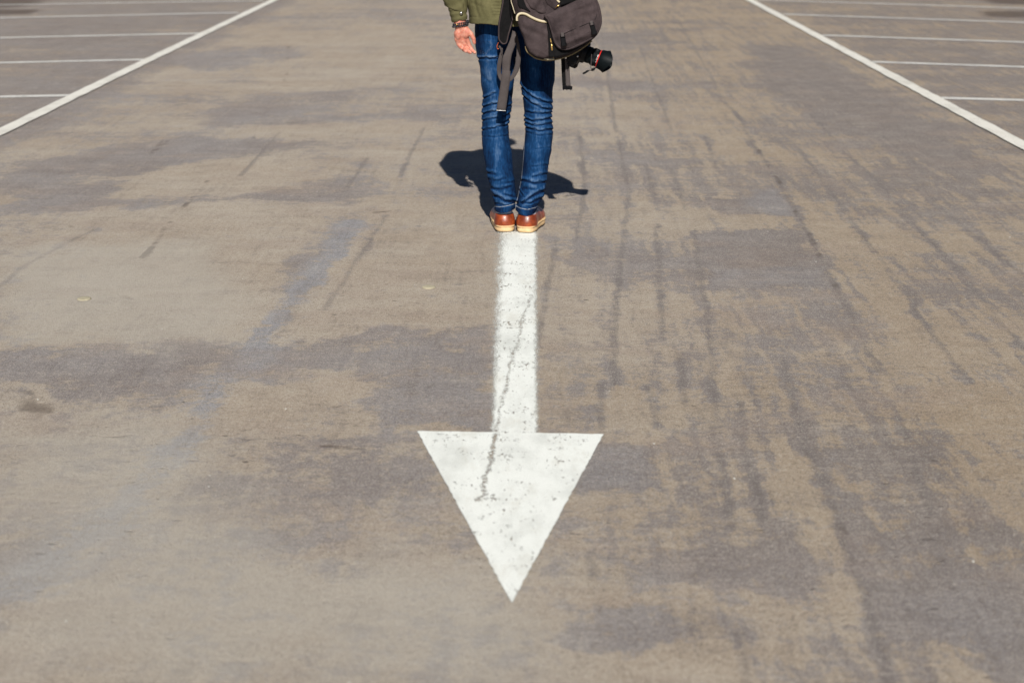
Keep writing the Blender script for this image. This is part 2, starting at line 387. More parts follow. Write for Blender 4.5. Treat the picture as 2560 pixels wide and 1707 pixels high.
def paint_mat(name, soft, wear=0.0, col=((0.66, 0.68, 0.64), (0.78, 0.80, 0.76))):
    """worn road paint: where it has flaked the sheet is open and the ground shows.  edge attribute: 0 at the rim .. 1 inside; crack: flaked streaks"""
    t = NT(name); tc = t.obj(); e = t.attr("edge"); ck = t.attr("crack")
    sp = t.math('ADD', t.math('MULTIPLY', t.noise(tc, 260, 3, 0.75), 0.7), t.math('MULTIPLY', t.noise(t.obj((1, 0.25, 1)), 60, 4, 0.7), 0.3))
    rag = t.noise(tc, 26, 5, 0.7)
    a = t.math('ADD', e, t.math('MULTIPLY', t.math('SUBTRACT', sp, 0.5), soft*3.2))
    a = t.ramp(a, 0.28 - 0.16*min(soft, 1.0), 0.52 + 0.30*(soft > 1))
    sp2 = t.math('ADD', t.math('MULTIPLY', t.noise(t.obj((1, 0.45, 1)), 110, 5, 0.72), 0.7), t.math('MULTIPLY', t.noise(tc, 9, 4, 0.6), 0.3))
    fl = t.ramp(t.math('SUBTRACT', sp2, 0.600 - wear), 0.06, 0.0)       # 1 keep, 0 flaked
    k2 = t.math('ADD', ck, t.math('MULTIPLY', t.math('SUBTRACT', t.math('ADD', t.math('MULTIPLY', t.noise(tc, 120, 5, 0.8), 0.6), t.math('MULTIPLY', sp, 0.4)), 0.5), 2.6)); k2 = t.ramp(k2, 0.85, 0.45)
    a = t.math('MULTIPLY', t.math('MULTIPLY', a, fl), k2)
    dirt = t.ramp(t.noise(t.obj((1, 0.5, 1)), 7, 6, 0.7), 0.42, 0.72)
    c = t.mix(t.math('MULTIPLY', dirt, 0.8), col[1], tuple(x*0.87 for x in col[0]))
    c = t.mix(t.math('MULTIPLY', t.ramp(t.noise(t.obj((1.6, 0.6, 1)), 5.5, 7, 0.75), 0.50, 0.68), 0.42), c, (0.52, 0.50, 0.43))
    c = t.mix(t.math('MULTIPLY', t.ramp(t.noise(tc, 420, 3), 0.52, 0.7), 0.28), c, (0.42, 0.41, 0.37))
    t.bump(t.noise(tc, 260, 4, 0.6), 0.0015)
    return t.set(Base_Color=c, Alpha=a, Roughness=0.75, Specular_IOR_Level=0.25)
M['paint_shaft'] = paint_mat('sprayed_white_paint', 1.25, 0.035)
M['paint_head'] = paint_mat('white_arrow_paint', 0.35, 0.022)
M['paint_line'] = paint_mat('line_paint', 0.5, 0.01, ((0.60, 0.58, 0.52), (0.70, 0.68, 0.62)))
M['paint_bay'] = paint_mat('bay_paint', 0.55, 0.03, ((0.50, 0.49, 0.47), (0.62, 0.61, 0.58)))

# ------------------------------------------------------------------ GROUND
def gl(pts): return [tuple(G(u, v))[:2] for u, v in pts]
def spacing(segs):
    out = []
    for a, b, s in segs: out += list(np.arange(a, b - s*0.3, s))
    out.append(segs[-1][1]); return np.array(out)
gx = spacing([(-300, -60, 60), (-60, -12, 8), (-12, -6, 0.5), (-6, -2.6, 0.06), (-2.6, 2.7, 0.016), (2.7, 7.5, 0.06), (7.5, 14, 0.5), (14, 60, 8), (60, 300, 60)])
gy = spacing([(-300, -40, 40), (-40, 0, 5), (0, 1.9, 0.3), (1.9, 8.5, 0.016), (8.5, 13, 0.045), (13, 21, 0.12), (21, 60, 3), (60, 420, 60)])
GX, GY = np.meshgrid(gx, gy, indexing='ij')
GA = dict(grey=np.zeros(GX.shape), blue=np.zeros(GX.shape), dark=np.zeros(GX.shape), warm=np.zeros(GX.shape), pale=np.zeros(GX.shape), light=np.zeros(GX.shape), line=np.zeros(GX.shape))
def wob(x, y, sc_, amp, seed):
    q = np.random.default_rng(seed); o = 0
    for k in range(7):
        a = q.uniform(0, math.pi*2); f_ = 2*math.pi/sc_*q.uniform(0.6, 1.9); o = o + np.sin((x*math.cos(a) + y*math.sin(a))*f_ + q.uniform(0, 6.28) + 1.3*np.sin((x*math.sin(a) - y*math.cos(a))*f_*0.7))
    return o*amp/2.6
GW = GX + wob(GX, GY, .45, .022, 1) + wob(GX, GY, .13, .010, 2) + wob(GX, GY, .06, .004, 3)
GH = GY + wob(GX, GY, .5, .05, 4) + wob(GX, GY, .14, .022, 5) + wob(GX, GY, .06, .008, 6)
GS = np.clip(0.62 + wob(GX, GY*0.5, .5, .28, 7) + wob(GX, GY, .15, .22, 8), 0.1, 1.15)
def ss(x): x = np.clip(x, 0, 1); return x*x*(3 - 2*x)
def area(ch, pts, k, soft=0.06):
    p = np.array(gl(pts)); lo, hi = p.min(0) - soft*2, p.max(0) + soft*2
    i = np.where((gx > lo[0]) & (gx < hi[0]))[0]; j = np.where((gy > lo[1]) & (gy < hi[1]))[0]
    if len(i) == 0 or len(j) == 0: return
    sl_ = (slice(i[0], i[-1] + 1), slice(j[0], j[-1] + 1))
    d = sd2([tuple(q) for q in p], GW[sl_], GH[sl_]); GA[ch][sl_] += k*((1.0 if pts[0][0] < 1300 else 1.25) if ch == 'grey' else 1)*ss(0.5 - d/(2*soft))
def wd_ok(ch, w): return w < 0.04
def streak(ch, pts, width, k, soft=None):
    soft = soft or width; k = k*1.25 if ch == 'grey' else k; p = np.array(gl(pts)); lo, hi = p.min(0) - width - soft, p.max(0) + width + soft
    i = np.where((gx > lo[0]) & (gx < hi[0]))[0]; j = np.where((gy > lo[1]) & (gy < hi[1]))[0]
    if len(i) == 0 or len(j) == 0: return
    sl_ = (slice(i[0], i[-1] + 1), slice(j[0], j[-1] + 1))
    fine = ch in ('dark', 'pale'); q_ = 0.35 if fine else 0.6; d = dline([tuple(q) for q in p], GX[sl_] + q_*(GW - GX)[sl_], GY[sl_] + q_*(GH - GY)[sl_]); e = k*ss(1 - (d - width/2)/soft)*(GS[sl_] if wd_ok(ch, width) else 1)
    if ch == 'grey' and wd_ok(ch, width):
        d = dline([tuple(q) for q in p], GX[sl_] + 0.12*(GW - GX)[sl_], GY[sl_] + 0.15*(GH - GY)[sl_]); GA['line'][sl_] = np.maximum(GA['line'][sl_], ss(1 - (d - 0.003)/0.024)*(0.60 + 0.40*GS[sl_])); e = e*0.75
    GA[ch][sl_] = np.maximum(GA[ch][sl_], GA[ch][sl_]*0.5 + e) if ch == 'grey' else np.maximum(GA[ch][sl_], e)
GA['grey'] += 0.42 + 0.10*ss((GX - 0.2)/0.6)*ss((14 - GY)/3) - 0.16*ss((-0.1 - GX)/0.5)*ss((GX + 1.9)/0.4)*ss((GY - 3.3)/0.6)*ss((9 - GY)/2)
GA['warm'] += 0.20 + 0.55*ss((GX - 0.3)/1.2) - 0.10*ss((-GX)/1.0)
GA['dark'] += 0.30*ss((np.abs(GX) - 2.9)/1.5)*ss((GY - 9)/7)  # far outer corners darkened in the ground colour to imitate lens vignetting
# the bays on both sides are barer than the aisle
GA['grey'] += 0.42*ss((-2.85 - GX)/0.25) + 0.28*ss((GX - 2.8)/0.6)
GA['warm'] += 0.22*ss((GY - 9)/8) + 0.25*ss((-2.85 - GX)/0.3)
for ch, k, sf, pts in [
    ('grey', .55, .08, [(0,878),(320,868),(543,863),(740,858),(937,818),(1160,813),(1232,812),(1232,915),(937,940),(690,947),(567,976),(300,990),(0,940)]),
    ('grey', .50, .06, [(700,646),(838,587),(878,577),(838,660),(769,730),(710,725)]),
    ('grey', .45, .06, [(800,540),(935,515),(960,540),(880,575),(838,600)]),
    ('grey', .55, .08, [(100,517),(345,503),(543,493),(641,483),(838,439),(937,434),(962,483),(838,510),(600,500),(345,520)]),
    ('grey', .50, .10, [(0,440),(123,404),(247,370),(419,350),(641,345),(789,355),(641,379),(567,389),(345,438),(197,434),(0,488)]),
    ('grey', .45, .10, [(49,468),(296,458),(271,503),(148,522),(0,537)]),
    ('grey', .50, .15, [(388,155),(549,120),(760,120),(760,142),(517,181)]),
    ('grey', .50, .15, [(517,278),(678,233),(860,226),(900,258),(614,310),(485,342),(420,400),(500,400)]),
    ('grey', .40, .12, [(650,300),(900,288),(1150,268),(1150,282),(900,305),(660,312)]),
    ('grey', .45, .12, [(1420,85),(1640,80),(1700,110),(1450,115)]),
    ('grey', .45, .12, [(1400,190),(1600,205),(1640,228),(1420,215)]),
    ('grey', .55, .12, [(1860,110),(1990,120),(2250,250),(2500,420),(2400,470),(2150,330),(1950,260)]),
    ('grey', .60, .05, [(1760,582),(1992,567),(2061,715),(1770,715),(1745,636)]),
    ('grey', .30, .05, [(1770,650),(2040,650),(2061,715),(1770,715)]),
    ('grey', .55, .05, [(1760,503),(1844,498),(1943,473),(1992,537),(1819,532)]),
    ('grey', .40, .06, [(1454,365),(1745,399),(1700,420),(1464,399)]),
    ('grey', .30, .06, [(1400,600),(1560,610),(1740,680),(1740,720),(1400,690)]),
    ('grey', .55, .05, [(2155,1434),(2386,1419),(2560,1493),(2600,1720),(2510,1707),(2386,1616),(2199,1567)]),
    ('grey', .45, .05, [(2100,1320),(2436,1320),(2534,1345),(2288,1365),(2115,1375)]),
    ('grey', .30, .05, [(2041,1123),(2337,1128),(2386,1168),(2100,1187)]),
    ('grey', .65, .03, [(1495,1090),(1597,1113),(1617,1212),(1500,1237),(1430,1240)]),
    ('grey', .40, .04, [(1380,1513),(1607,1533),(1844,1567),(1819,1621),(1450,1616)]),
    ('grey', .30, .05, [(1550,1390),(1900,1400),(1980,1470),(1580,1480)]),
    ('grey', .18, .08, [(459,1187),(740,1173),(1036,1148),(1134,1256),(888,1296),(641,1320)]),
    ('grey', .60, .04, [(903,947),(1225,925),(1225,1080),(936,1077)]),
    ('grey', .35, .05, [(150,960),(480,955),(560,1000),(300,1060),(150,1040)]),
    ('grey', .30, .08, [(0,1300),(300,1250),(350,1420),(0,1500)]),
    ('grey', -.55, .04, [(588,955),(958,936),(947,985),(610,1045)]),
    ('grey', -.45, .10, [(345,438),(567,392),(760,400),(640,470),(543,485),(290,490)]),
    ('grey', -.35, .12, [(500,330),(1000,290),(1100,330),(760,345),(520,350)]),
    ('grey', -.35, .15, [(130,520),(800,520),(700,640),(650,800),(100,840),(0,700)]),
    ('grey', -.30, .10, [(860,600),(1220,560),(1220,790),(760,830),(820,700)]),
    ('grey', -.50, .02, [(1454,1626),(1844,1631),(1864,1720),(1400,1720)]),
    ('grey', -.55, .02, [(1990,1080),(2060,1222),(2105,1375),(2158,1500),(2195,1620),(2120,1560),(2040,1350),(1960,1180)]),
    ('grey', -.35, .12, [(1960,470),(2200,560),(2480,900),(2560,1000),(2560,1300),(2350,1100),(2140,760)]),
    ('grey', -.30, .08, [(1560,500),(1740,520),(1990,560),(1760,575),(1560,570)]),
    ('grey', -.25, .15, [(1500,250),(1850,260),(1950,400),(1500,350)]),
    ('grey', -.35, .03, [(1570,1000),(1640,1000),(1700,1060),(1650,1130),(1560,1080)]),
    ('grey', -.25, .10, [(560,100),(1000,60),(1150,200),(700,240)]),
    ('blue', .8, .06, [(838,600),(878,577),(838,660),(769,710),(740,690)]),
    ('blue', 0.36, .08, [(600,870),(720,862),(700,930),(560,940)]),
    ('blue', 0.42, .04, [(1844,498),(1943,473),(1992,537),(1870,525)]),
    ('blue', 0.30, .05, [(1760,680),(2040,670),(2061,712),(1770,712)]),
    ('blue', 0.30, .05, [(1495,1090),(1597,1113),(1617,1212),(1430,1240)]),
    ('blue', 0.21, .05, [(903,947),(1225,925),(1225,1080),(936,1077)]),
    ('blue', 0.21, .08, [(937,835),(1225,830),(1225,905),(937,925)]),
    ('blue', 0.24, .1, [(0,1480),(180,1440),(250,1500),(60,1600),(0,1600)]),
    ('blue', 0.21, .08, [(2250,1480),(2560,1540),(2600,1720),(2500,1700)]),
    ('blue', 0.18, .15, [(388,155),(549,120),(760,120),(760,142),(517,181)]),
    ('light', .45, .15, [(0,620),(500,600),(620,760),(560,860),(0,860)]),
    ('light', .5, .2, [(0,1080),(420,1040),(700,1400),(1300,1400),(1400,1720),(0,1720)]),
    ('dark', .75, .05, [(20,985),(70,978),(140,990),(150,1015),(100,1035),(40,1020)]),
    ('dark', 1.3, .35, [(-60,-20),(60,-5),(70,12),(-60,22)]),
    ('dark', 1.2, .2, [(-60,26),(90,26),(60,36),(-60,38)]),
    ('dark', 1.3, .35, [(2440,-10),(2640,-10),(2640,14),(2500,8)]),
    ('dark', 1.2, .2, [(2460,30),(2640,30),(2640,46),(2480,42)]),
    ('warm', .3, .2, [(1400,900),(2000,950),(2560,1000),(2560,1400),(1500,1400)]),
  ]: area(ch, pts, k, sf)
for ch, k, wd, pts in [
    ('blue', .85, .06, [(870,560),(838,640),(720,760),(640,880),(520,1010),(459,1113),(345,1222),(197,1370),(74,1469),(0,1493)]),
    ('grey', .46, .05, [(870,560),(838,640),(720,760),(640,880),(520,1010),(459,1113),(345,1222),(197,1370),(74,1469),(0,1493)]),
    ('grey', 0.88, 0.015, [(1543,340),(1573,478),(1558,596),(1543,735),(1538,853),(1534,960)]),
    ('grey', 0.88, 0.015, [(1735,577),(1755,715),(1770,784),(1780,957),(1790,1000),(1795,1123),(1814,1222),(1830,1320)]),
    ('grey', 0.97, 0.015, [(1873,340),(1923,419),(1992,532),(2041,621),(2090,720),(2130,799),(2169,882),(2200,930)]),
    ('grey', 0.97, 0.018, [(1960,900),(1992,1044),(2016,1123),(2066,1222),(2115,1375),(2164,1493),(2209,1651),(2225,1707)]),
    ('grey', 0.88, 0.018, [(1997,370),(2090,498),(2169,606),(2248,705),(2312,808),(2386,907),(2426,956)]),
    ('grey', 0.88, 0.018, [(2090,365),(2189,448),(2263,532),(2337,616),(2411,695),(2485,784),(2560,873)]),
    ('grey', 0.88, 0.018, [(2302,468),(2386,547),(2485,626),(2560,695)]),
    ('grey', 0.84, 0.015, [(2209,340),(2312,434)]), ('grey', 0.84, 0.013, [(1765,340),(1790,424)]),
    ('grey', 0.84, 0.015, [(1676,419),(1716,527)]), ('grey', 0.79, 0.015, [(1617,419),(1637,498)]),
    ('grey', 0.84, 0.015, [(1800,236),(1858,310),(1887,368)]), ('grey', 0.84, 0.015, [(1949,226),(2007,271),(2091,349)]),
    ('grey', 0.79, 0.015, [(1450,340),(1462,480),(1440,600)]), ('grey', 0.79, 0.015, [(1500,960),(1505,1090)]),
    ('grey', 0.79, 0.010, [(1640,560),(1650,700),(1655,850)]), ('grey', 0.79, 0.010, [(1850,1000),(1870,1150),(1910,1300)]),
    ('grey', 0.79, 0.015, [(2230,1010),(2290,1160),(2330,1290)]), ('grey', 0.79, 0.010, [(1470,1380),(1478,1440)]),
    ('grey', 0.79, 0.010, [(1843,1590),(1865,1720)]),
    ('grey', 0.79, 0.010, [(1620,960),(1640,1060)]), ('grey', 0.79, 0.010, [(1700,880),(1712,1010)]),
    ('dark', 0.66, .012, [(1873,340),(1923,419),(1992,532),(2041,621),(2090,720)]),
    ('dark', 0.53, .012, [(2016,1123),(2066,1222),(2115,1375),(2164,1493)]),
    ('dark', 0.53, .012, [(2263,532),(2337,616),(2411,695)]),
    ('dark', 0.59, .012, [(2169,606),(2248,705)]),
    ('dark', 0.85, .012, [(587,394),(520,455),(483,498),(429,547),(390,600),(365,641)]),
    ('dark', 0.69, .012, [(424,350),(370,394)]), ('dark', 0.64, .012, [(320,440),(271,503)]),
    ('dark', 0.69, .012, [(720,116),(720,181),(678,258),(630,349)]), ('dark', 0.69, .012, [(426,326),(381,381)]),
    ('dark', 0.74, .012, [(552,1106),(700,1104),(912,1118),(1040,1100)]), ('dark', 0.64, .012, [(60,1090),(200,1085),(310,1092)]),
    ('dark', 0.74, .012, [(316,794),(370,802),(429,801)]), ('dark', 0.69, .012, [(281,744),(360,748),(454,749)]),
    ('dark', 0.59, .012, [(1120,545),(1232,546)]), ('dark', 0.64, .012, [(740,858),(880,853)]), ('dark', 0.75, .012, [(940,530),(975,528)]),
    ('dark', 0.47, .012, [(0,470),(60,430),(150,390)]), ('dark', 0.53, .012, [(150,380),(220,345)]),
    ('dark', 0.59, .012, [(1536,1118),(1580,1125)]), ('dark', 0.64, .012, [(140,1276),(170,1278)]), ('dark', 0.64, .012, [(180,1276),(255,1274)]),
    ('dark', 0.53, .012, [(150,560),(205,575)]), ('dark', 0.53, .012, [(1660,770),(1720,770)]),
    ('dark', 0.53, .012, [(1640,1313),(1740,1316)]), ('dark', 0.59, .012, [(1485,1395),(1500,1440)]),
    ('pale', 0.33, .01, [(2312,340),(2386,399),(2460,448),(2560,517)]), ('pale', 0.20, .03, [(1907,74),(2026,152),(2142,223),(2184,252)]),
    ('pale', 0.45, .03, [(1640,560),(1750,555),(1860,548)]), ('pale', 0.45, .03, [(900,500),(960,480)]), ('pale', 0.45, .02, [(2050,1180),(2085,1125)]),
    ('pale', 0.39, .04, [(300,220),(360,190),(420,160)]), ('pale', 0.39, .03, [(1480,400),(1700,396)]),
    ('pale', 0.52, .02, [(660,850),(690,842)]),
    ('grey', .55, .010, [(967,537),(900,640),(850,720),(809,774)]), ('grey', .45, .010, [(0,715),(74,656),(173,606),(237,572)]), ('grey', .5, .010, [(920,395),(860,480)]),
    ('grey', .45, .010, [(1060,320),(1000,440)]), ('grey', .45, .010, [(700,330),(600,440)]), ('grey', .5, .010, [(1600,120),(1680,330)]), ('grey', .5, .010, [(1700,60),(1800,230)]), ('grey', .45, .010, [(1500,60),(1540,330)]),
    ('grey', .5, .010, [(1390,600),(1370,720),(1340,860)]), ('dark', .75, .010, [(1425,770),(1470,775)]), ('dark', .7, .010, [(700,1010),(860,1015)]), ('dark', .6, .01, [(640,905),(690,900)]),
  ]: streak(ch, pts, wd, k, {'dark': 0.024, 'pale': 0.04, 'blue': 0.10}.get(ch, 0.035 if wd < 0.06 else 0.12))
nx, ny = GX.shape
idx = np.arange(nx*ny).reshape(nx, ny)
F = np.stack([idx[:-1, :-1], idx[1:, :-1], idx[1:, 1:], idx[:-1, 1:]], -1).reshape(-1, 4)
V = np.stack([GX, GY, np.zeros_like(GX)], -1).reshape(-1, 3)
ground = meshnp('ground', V, F, M['ground'], attrs={k: np.clip(a, -1.5, 1.5).ravel() for k, a in GA.items()})
tag(ground, 'weathered grey car park surface with tan dusty stains', 'ground', kind='structure')

# ------------------------------------------------------------------ PAINTED MARKINGS (thin raised sheets of paint)
def sheet(name, mat, parent, corner, nu, nv, edge, crack=None, z=0.004):
    """corner = 4 world points (x,y): A,B (start), D,C (end); grid nu x nv"""
    A, B, C, D = [np.array(c) for c in corner]; us = np.linspace(0, 1, nu); vs = np.linspace(0, 1, nv)
    U, W_ = np.meshgrid(us, vs, indexing='ij'); U_, V_ = U[..., None], W_[..., None]
    Pt = (A*(1 - U_) + B*U_)*(1 - V_) + (D*(1 - U_) + C*U_)*V_
    x, y = Pt[..., 0], Pt[..., 1]; e = edge(U, W_, x, y); ck = crack(x, y) if crack else np.zeros_like(x)
    id_ = np.arange(nu*nv).reshape(nu, nv); F = np.stack([id_[:-1, :-1], id_[1:, :-1], id_[1:, 1:], id_[:-1, 1:]], -1).reshape(-1, 4)
    V = np.stack([x, y, np.full_like(x, z)], -1).reshape(-1, 3)
    n = np.cross(V[F[0, 1]] - V[F[0, 0]], V[F[0, 3]] - V[F[0, 0]])[2]
    if n < 0: F = F[:, ::-1]
    return meshnp(name, V, F, mat, parent, attrs={'edge': e.ravel(), 'crack': ck.ravel()})
d2 = 1.0884
arrow = empty('painted_arrow', (*gl([(1276, 1300)])[0], 0)); tag(arrow, 'worn white arrow painted on the ground, pointing towards the viewer behind the heels', 'road arrow')
tl, tr, bl, br = gl([(1232, 581), (1348, 581), (1221, 1086), (1351, 1088)])
crk = gl([(1330, 740), (1305, 800), (1295, 860), (1278, 900), (1268, 960), (1255, 1010), (1245, 1050), (1240, 1088)])
def shaft_edge(U, W_, x, y):
    l = U/(0.42 - 0.26*W_); r = (1 - U)/0.16; return np.clip(np.minimum(l, r), 0, 1)*1.15 - 0.05 
def shaft_crack(x, y):
    x0, y0 = x, y; x = x + wob(x, y, .12, .0025, 11); d = dline(crk, x, y); t = ss((y.max() - y - 0.5)/0.6); 
    c = (-0.04 + 0.66*t)*ss(1 - d/(0.014 + 0.016*np.sin(y*9)**2))
    d = dline(gl([(1320, 650), (1312, 760), (1322, 900)]), x, y); return np.maximum(c, 0.30*ss(1 - d/0.03))
sheet('shaft', M['paint_shaft'], arrow, (tl, tr, br, bl), 70, 620, shaft_edge, shaft_crack)
hA, hB, hT = gl([(1042, 1081), (1510, 1088.5), (1279, 1514)])
hcr = gl([(1240, 1088), (1232, 1120), (1228, 1160), (1215, 1190), (1208, 1215), (1215, 1240), (1190, 1255)])
hcr2 = gl([(1200, 1250), (1250, 1252)])
blots = [gl([q])[0] for q in [(1290, 1105), (1250, 1088), (1100, 1090), (1120, 1095), (1448, 1115), (1400, 1125), (1460, 1105), (1298, 1175), (1290, 1420), (1090, 1105), (1205, 1300), (1270, 1320)]]
def head_edge(U, W_, x, y):
    d = -sd2([tuple(hA), tuple(hB), tuple(hT)], x, y); return np.clip(0.36 + d/0.012, 0, 1)
def head_crack(x, y):
    c = 0.72*ss(1 - dline(hcr, x, y)/(0.014 + 0.012*np.sin(x*70 + y*40)**2)); c = np.maximum(c, 0.6*ss(1 - dline(hcr2, x, y)/0.02))
    for bx, by in blots: c = np.maximum(c, 0.55*ss(1 - np.hypot(x - bx, (y - by)*0.7)/0.03))
    return np.maximum(c, 0.22*ss(1 - (max(hA[1], hB[1]) - y)/0.12))
ctr = ((hA[0] + hB[0])/2, 0)
def tri_sheet():
    n = 150; A, B, T = map(np.array, (hA, hB, hT)); V = []; F = []
    for j in range(n + 1):
        f = j/n; a = A*(1 - f) + T*f; b = B*(1 - f) + T*f; m = n - j
        for i in range(m + 1):
            q = a + (b - a)*(i/m if m else 0); V.append((q[0], q[1], 0.0055))
    V = np.array(V); s = lambda j: j*(n + 1) - j*(j - 1)//2
    for j in range(n):
        for i in range(n - j):
            F.append((s(j) + i, s(j + 1) + i, s(j) + i + 1))
            if i < n - j - 1: F.append((s(j) + i + 1, s(j + 1) + i, s(j + 1) + i + 1))
    F = np.array(F); 
    # slight hand-painted wobble of the sides
    V[:, 0] += 0.0022*np.sin(V[:, 1]*95 + 3*np.sin(V[:, 1]*31)); V[:, 1] += 0.002*np.sin(V[:, 0]*60)
    return meshnp('arrow_head', V, F, M['paint_head'], arrow, attrs={'edge': head_edge(0, 0, V[:, 0], V[:, 1]), 'crack': head_crack(V[:, 0], V[:, 1])})
tri_sheet()
def line_strip(name, mat, pts, width, label, cat, group, endfade=0.0, z=0.004):
    P_ = [np.array(p) for p in pts]; L = [Vector((*p, z)) for p in P_]
    C = cr([tuple(v) for v in L], 30) if len(L) > 2 else [L[0].lerp(L[1], i/60) for i in range(61)]
    N = len(C); W = 9; V = []; E = []; F = []
    for i, c in enumerate(C):
        t = (C[min(N - 1, i + 1)] - C[max(0, i - 1)]); t.z = 0; t.normalize(); nn = Vector((-t.y, t.x, 0))
        wob = 1 + 0.06*math.sin(i*1.7) + 0.04*math.sin(i*0.6)
        for k in range(W):
            f = k/(W - 1)*2 - 1; q = c + nn*(f*width/2*wob); V.append((q.x, q.y, z)); E.append(min(1, 0.32 + (1 - abs(f))*2.2))
    id_ = np.arange(N*W).reshape(N, W); F = np.stack([id_[:-1, :-1], id_[:-1, 1:], id_[1:, 1:], id_[1:, :-1]], -1).reshape(-1, 4)
    V = np.array(V); n = np.cross(V[F[0, 1]] - V[F[0, 0]], V[F[0, 3]] - V[F[0, 0]])[2]
    if n < 0: F = F[:, ::-1]
    o = meshnp(name, V, F, mat, None, attrs={'edge': E, 'crack': np.zeros(len(V))}); tag(o, label, cat, group); return o
def ext(a, b, d):
    a, b = np.array(a), np.array(b); t = (b - a)/np.linalg.norm(b - a); return tuple(b + t*d)
Lp = gl([(0, 333), (371.6, 152), (691, -1)]); Lp = [ext(Lp[1], Lp[0], 9)] + Lp + [ext(Lp[1], Lp[2], 30)]
Rp = gl([(2560, 367), (2190, 170), (1871, 0)]); Rp = [ext(Rp[1], Rp[0], 9)] + Rp + [ext(Rp[1], Rp[2], 30)]
line_strip('aisle_line', M['paint_line'], Lp, 0.105, 'long white line along the left side of the aisle, where the left bays begin', 'painted line', 'aisle edge lines', z=0.0075)
line_strip('aisle_line', M['paint_line'], Rp, 0.105, 'long white line along the right side of the aisle, where the right bays begin', 'painted line', 'aisle edge lines', z=0.0075)
order = ['nearest', 'second nearest', 'third nearest', 'fourth nearest', 'farthest']
for i, (a, b) in enumerate([((175, 240), (0, 243.5)), ((365, 150.4), (0, 158.5)), ((500, 85), (0, 96)), ((596, 33), (0, 46)), ((660, 2.5), (60, 12.5))]):
    a, b = gl([a, b]); e = tuple(np.array(a) + (np.array(b) - np.array(a))/np.linalg.norm(np.array(b) - np.array(a))*5.0)
    line_strip('bay_line', M['paint_bay'], [a, e], 0.105, f'faded white parking bay line left of the aisle, {order[i]} of five', 'bay line', 'parking bay lines left of the aisle', z=0.004)
for i, (a, b) in enumerate([((2355, 246.5), (2560, 252)), ((2180, 156), (2560, 169)), ((2055, 89.5), (2560, 107)), ((1958, 37), (2560, 57.5)), ((1890, 0.5), (2560, 22))]):
    a, b = gl([a, b]); e = tuple(np.array(a) + (np.array(b) - np.array(a))/np.linalg.norm(np.array(b) - np.array(a))*5.0)
    line_strip('bay_line', M['paint_bay'], [a, e], 0.105, f'faded white parking bay line right of the aisle, {order[i]} of five', 'bay line', 'parking bay lines right of the aisle', z=0.004)
# two small pale plugs let into the surface
for (u, v), lab in (((1072, 718.5), 'small pale yellow round plug in the ground just left of the arrow shaft'), ((210.5, 747.5), 'small pale yellow round plug in the ground far out on the left')):
    g = G(u, v); o = lathe('ground_plug', (g.x, g.y, 0.0), (0, 0, 1), [(0.0, 0.026), (0.003, 0.025), (0.0045, 0.021), (0.005, 0.012)], plain('plug', (0.36, 0.325, 0.235), 0.8, 0, 0.1, 0.15), None, 24)
    tag(o, lab, 'ground plug', 'pale plugs set in the ground')

# loose grit: tiny stones scattered over the surface
def grit():
    V = []; F = []; q = np.random.default_rng(21)
    spots = [(166, 1554), (873, 1708), (95, 1000), (330, 745), (1635, 1110), (1836, 1197), (2262, 1253), (2480, 968), (2433, 1405), (715, 1023), (522, 1217), (525, 1190), (565, 575), (655, 640), (2525, 594), (2040, 655), (1920, 580)]
    pts = [(*gl([p])[0], q.uniform(.0022, .0040)) for p in spots] + [(q.uniform(-2.4, 2.6), q.uniform(2.2, 8), q.uniform(.001, .0024)) for _ in range(150)]
    for x, y, r_ in pts:
        o = len(V); a = q.uniform(0, 6.28)
        for (i, j, k) in ((1, 0, .35), (0, 1, .4), (-1, 0, .3), (0, -1, .35), (.1, .1, 1.1), (0, 0, 0)):
            i, j = i*q.uniform(.7, 1.2), j*q.uniform(.7, 1.2); V.append((x + r_*(i*math.cos(a) - j*math.sin(a)), y + r_*(i*math.sin(a) + j*math.cos(a)), 0.0002 + r_*k))
        for k in range(4): F.append((o + k, o + (k + 1) % 4, o + 4)); F.append((o + (k + 1) % 4, o + k, o + 5))
    tag(mesh('grit', V, F, plain('grit_stone', (0.50, 0.49, 0.45), 0.7, 0, 0.3, 0.4, 90), None, False), 'tiny pale stones scattered over the car park surface', 'grit', kind='stuff')
grit()
# ------------------------------------------------------------------ PERSON
person = empty('person', (-0.01, 6.17, 0)); 
tag(person, 'person in olive jacket, blue jeans and tan leather shoes standing with back turned', 'person')

# ---- jeans
LL = [(40,1187,1294),(60,1187,1294),(100,1188,1294),(119,1189.5,1293),(138,1193,1290),(170,1200,1287),(213,1203,1283.5),(240,1206.5,1281.5),(265,1206,1280),(287,1206,1276),(313,1205,1271),(338,1205,1272),(357,1205.5,1275),(386,1208,1279),(422,1215,1283),(450,1221,1286),(468,1226,1288.5),(487,1231,1292),(506,1236,1291),(522,1237,1288.5),(540,1243,1287)]
RL = [(40,1290,1389),(60,1292,1389),(120,1296,1388),(149,1299,1388),(202,1301,1386.5),(230,1305,1381),(245,1307.5,1380),(265,1309,1380),(298,1310.5,1379.5),(323,1313.5,1382),(338,1313,1382.4),(367,1308.7,1380),(376,1308,1379.5),(407,1307,1371.8),(443,1303,1367),(472,1298,1363),(487,1294,1358.5),(506,1289.5,1349),(522,1288,1342),(545,1291,1337)]
zt = np.array([0.0, 0.10, 0.25, 0.35, 0.50, 0.62, 0.80, 1.0]); yct = np.array([6.104, 6.104, 6.126, 6.142, 6.152, 6.160, 6.175, 6.18]); bt = np.array([.060, .060, .063, .070, .068, .078, .100, .105])
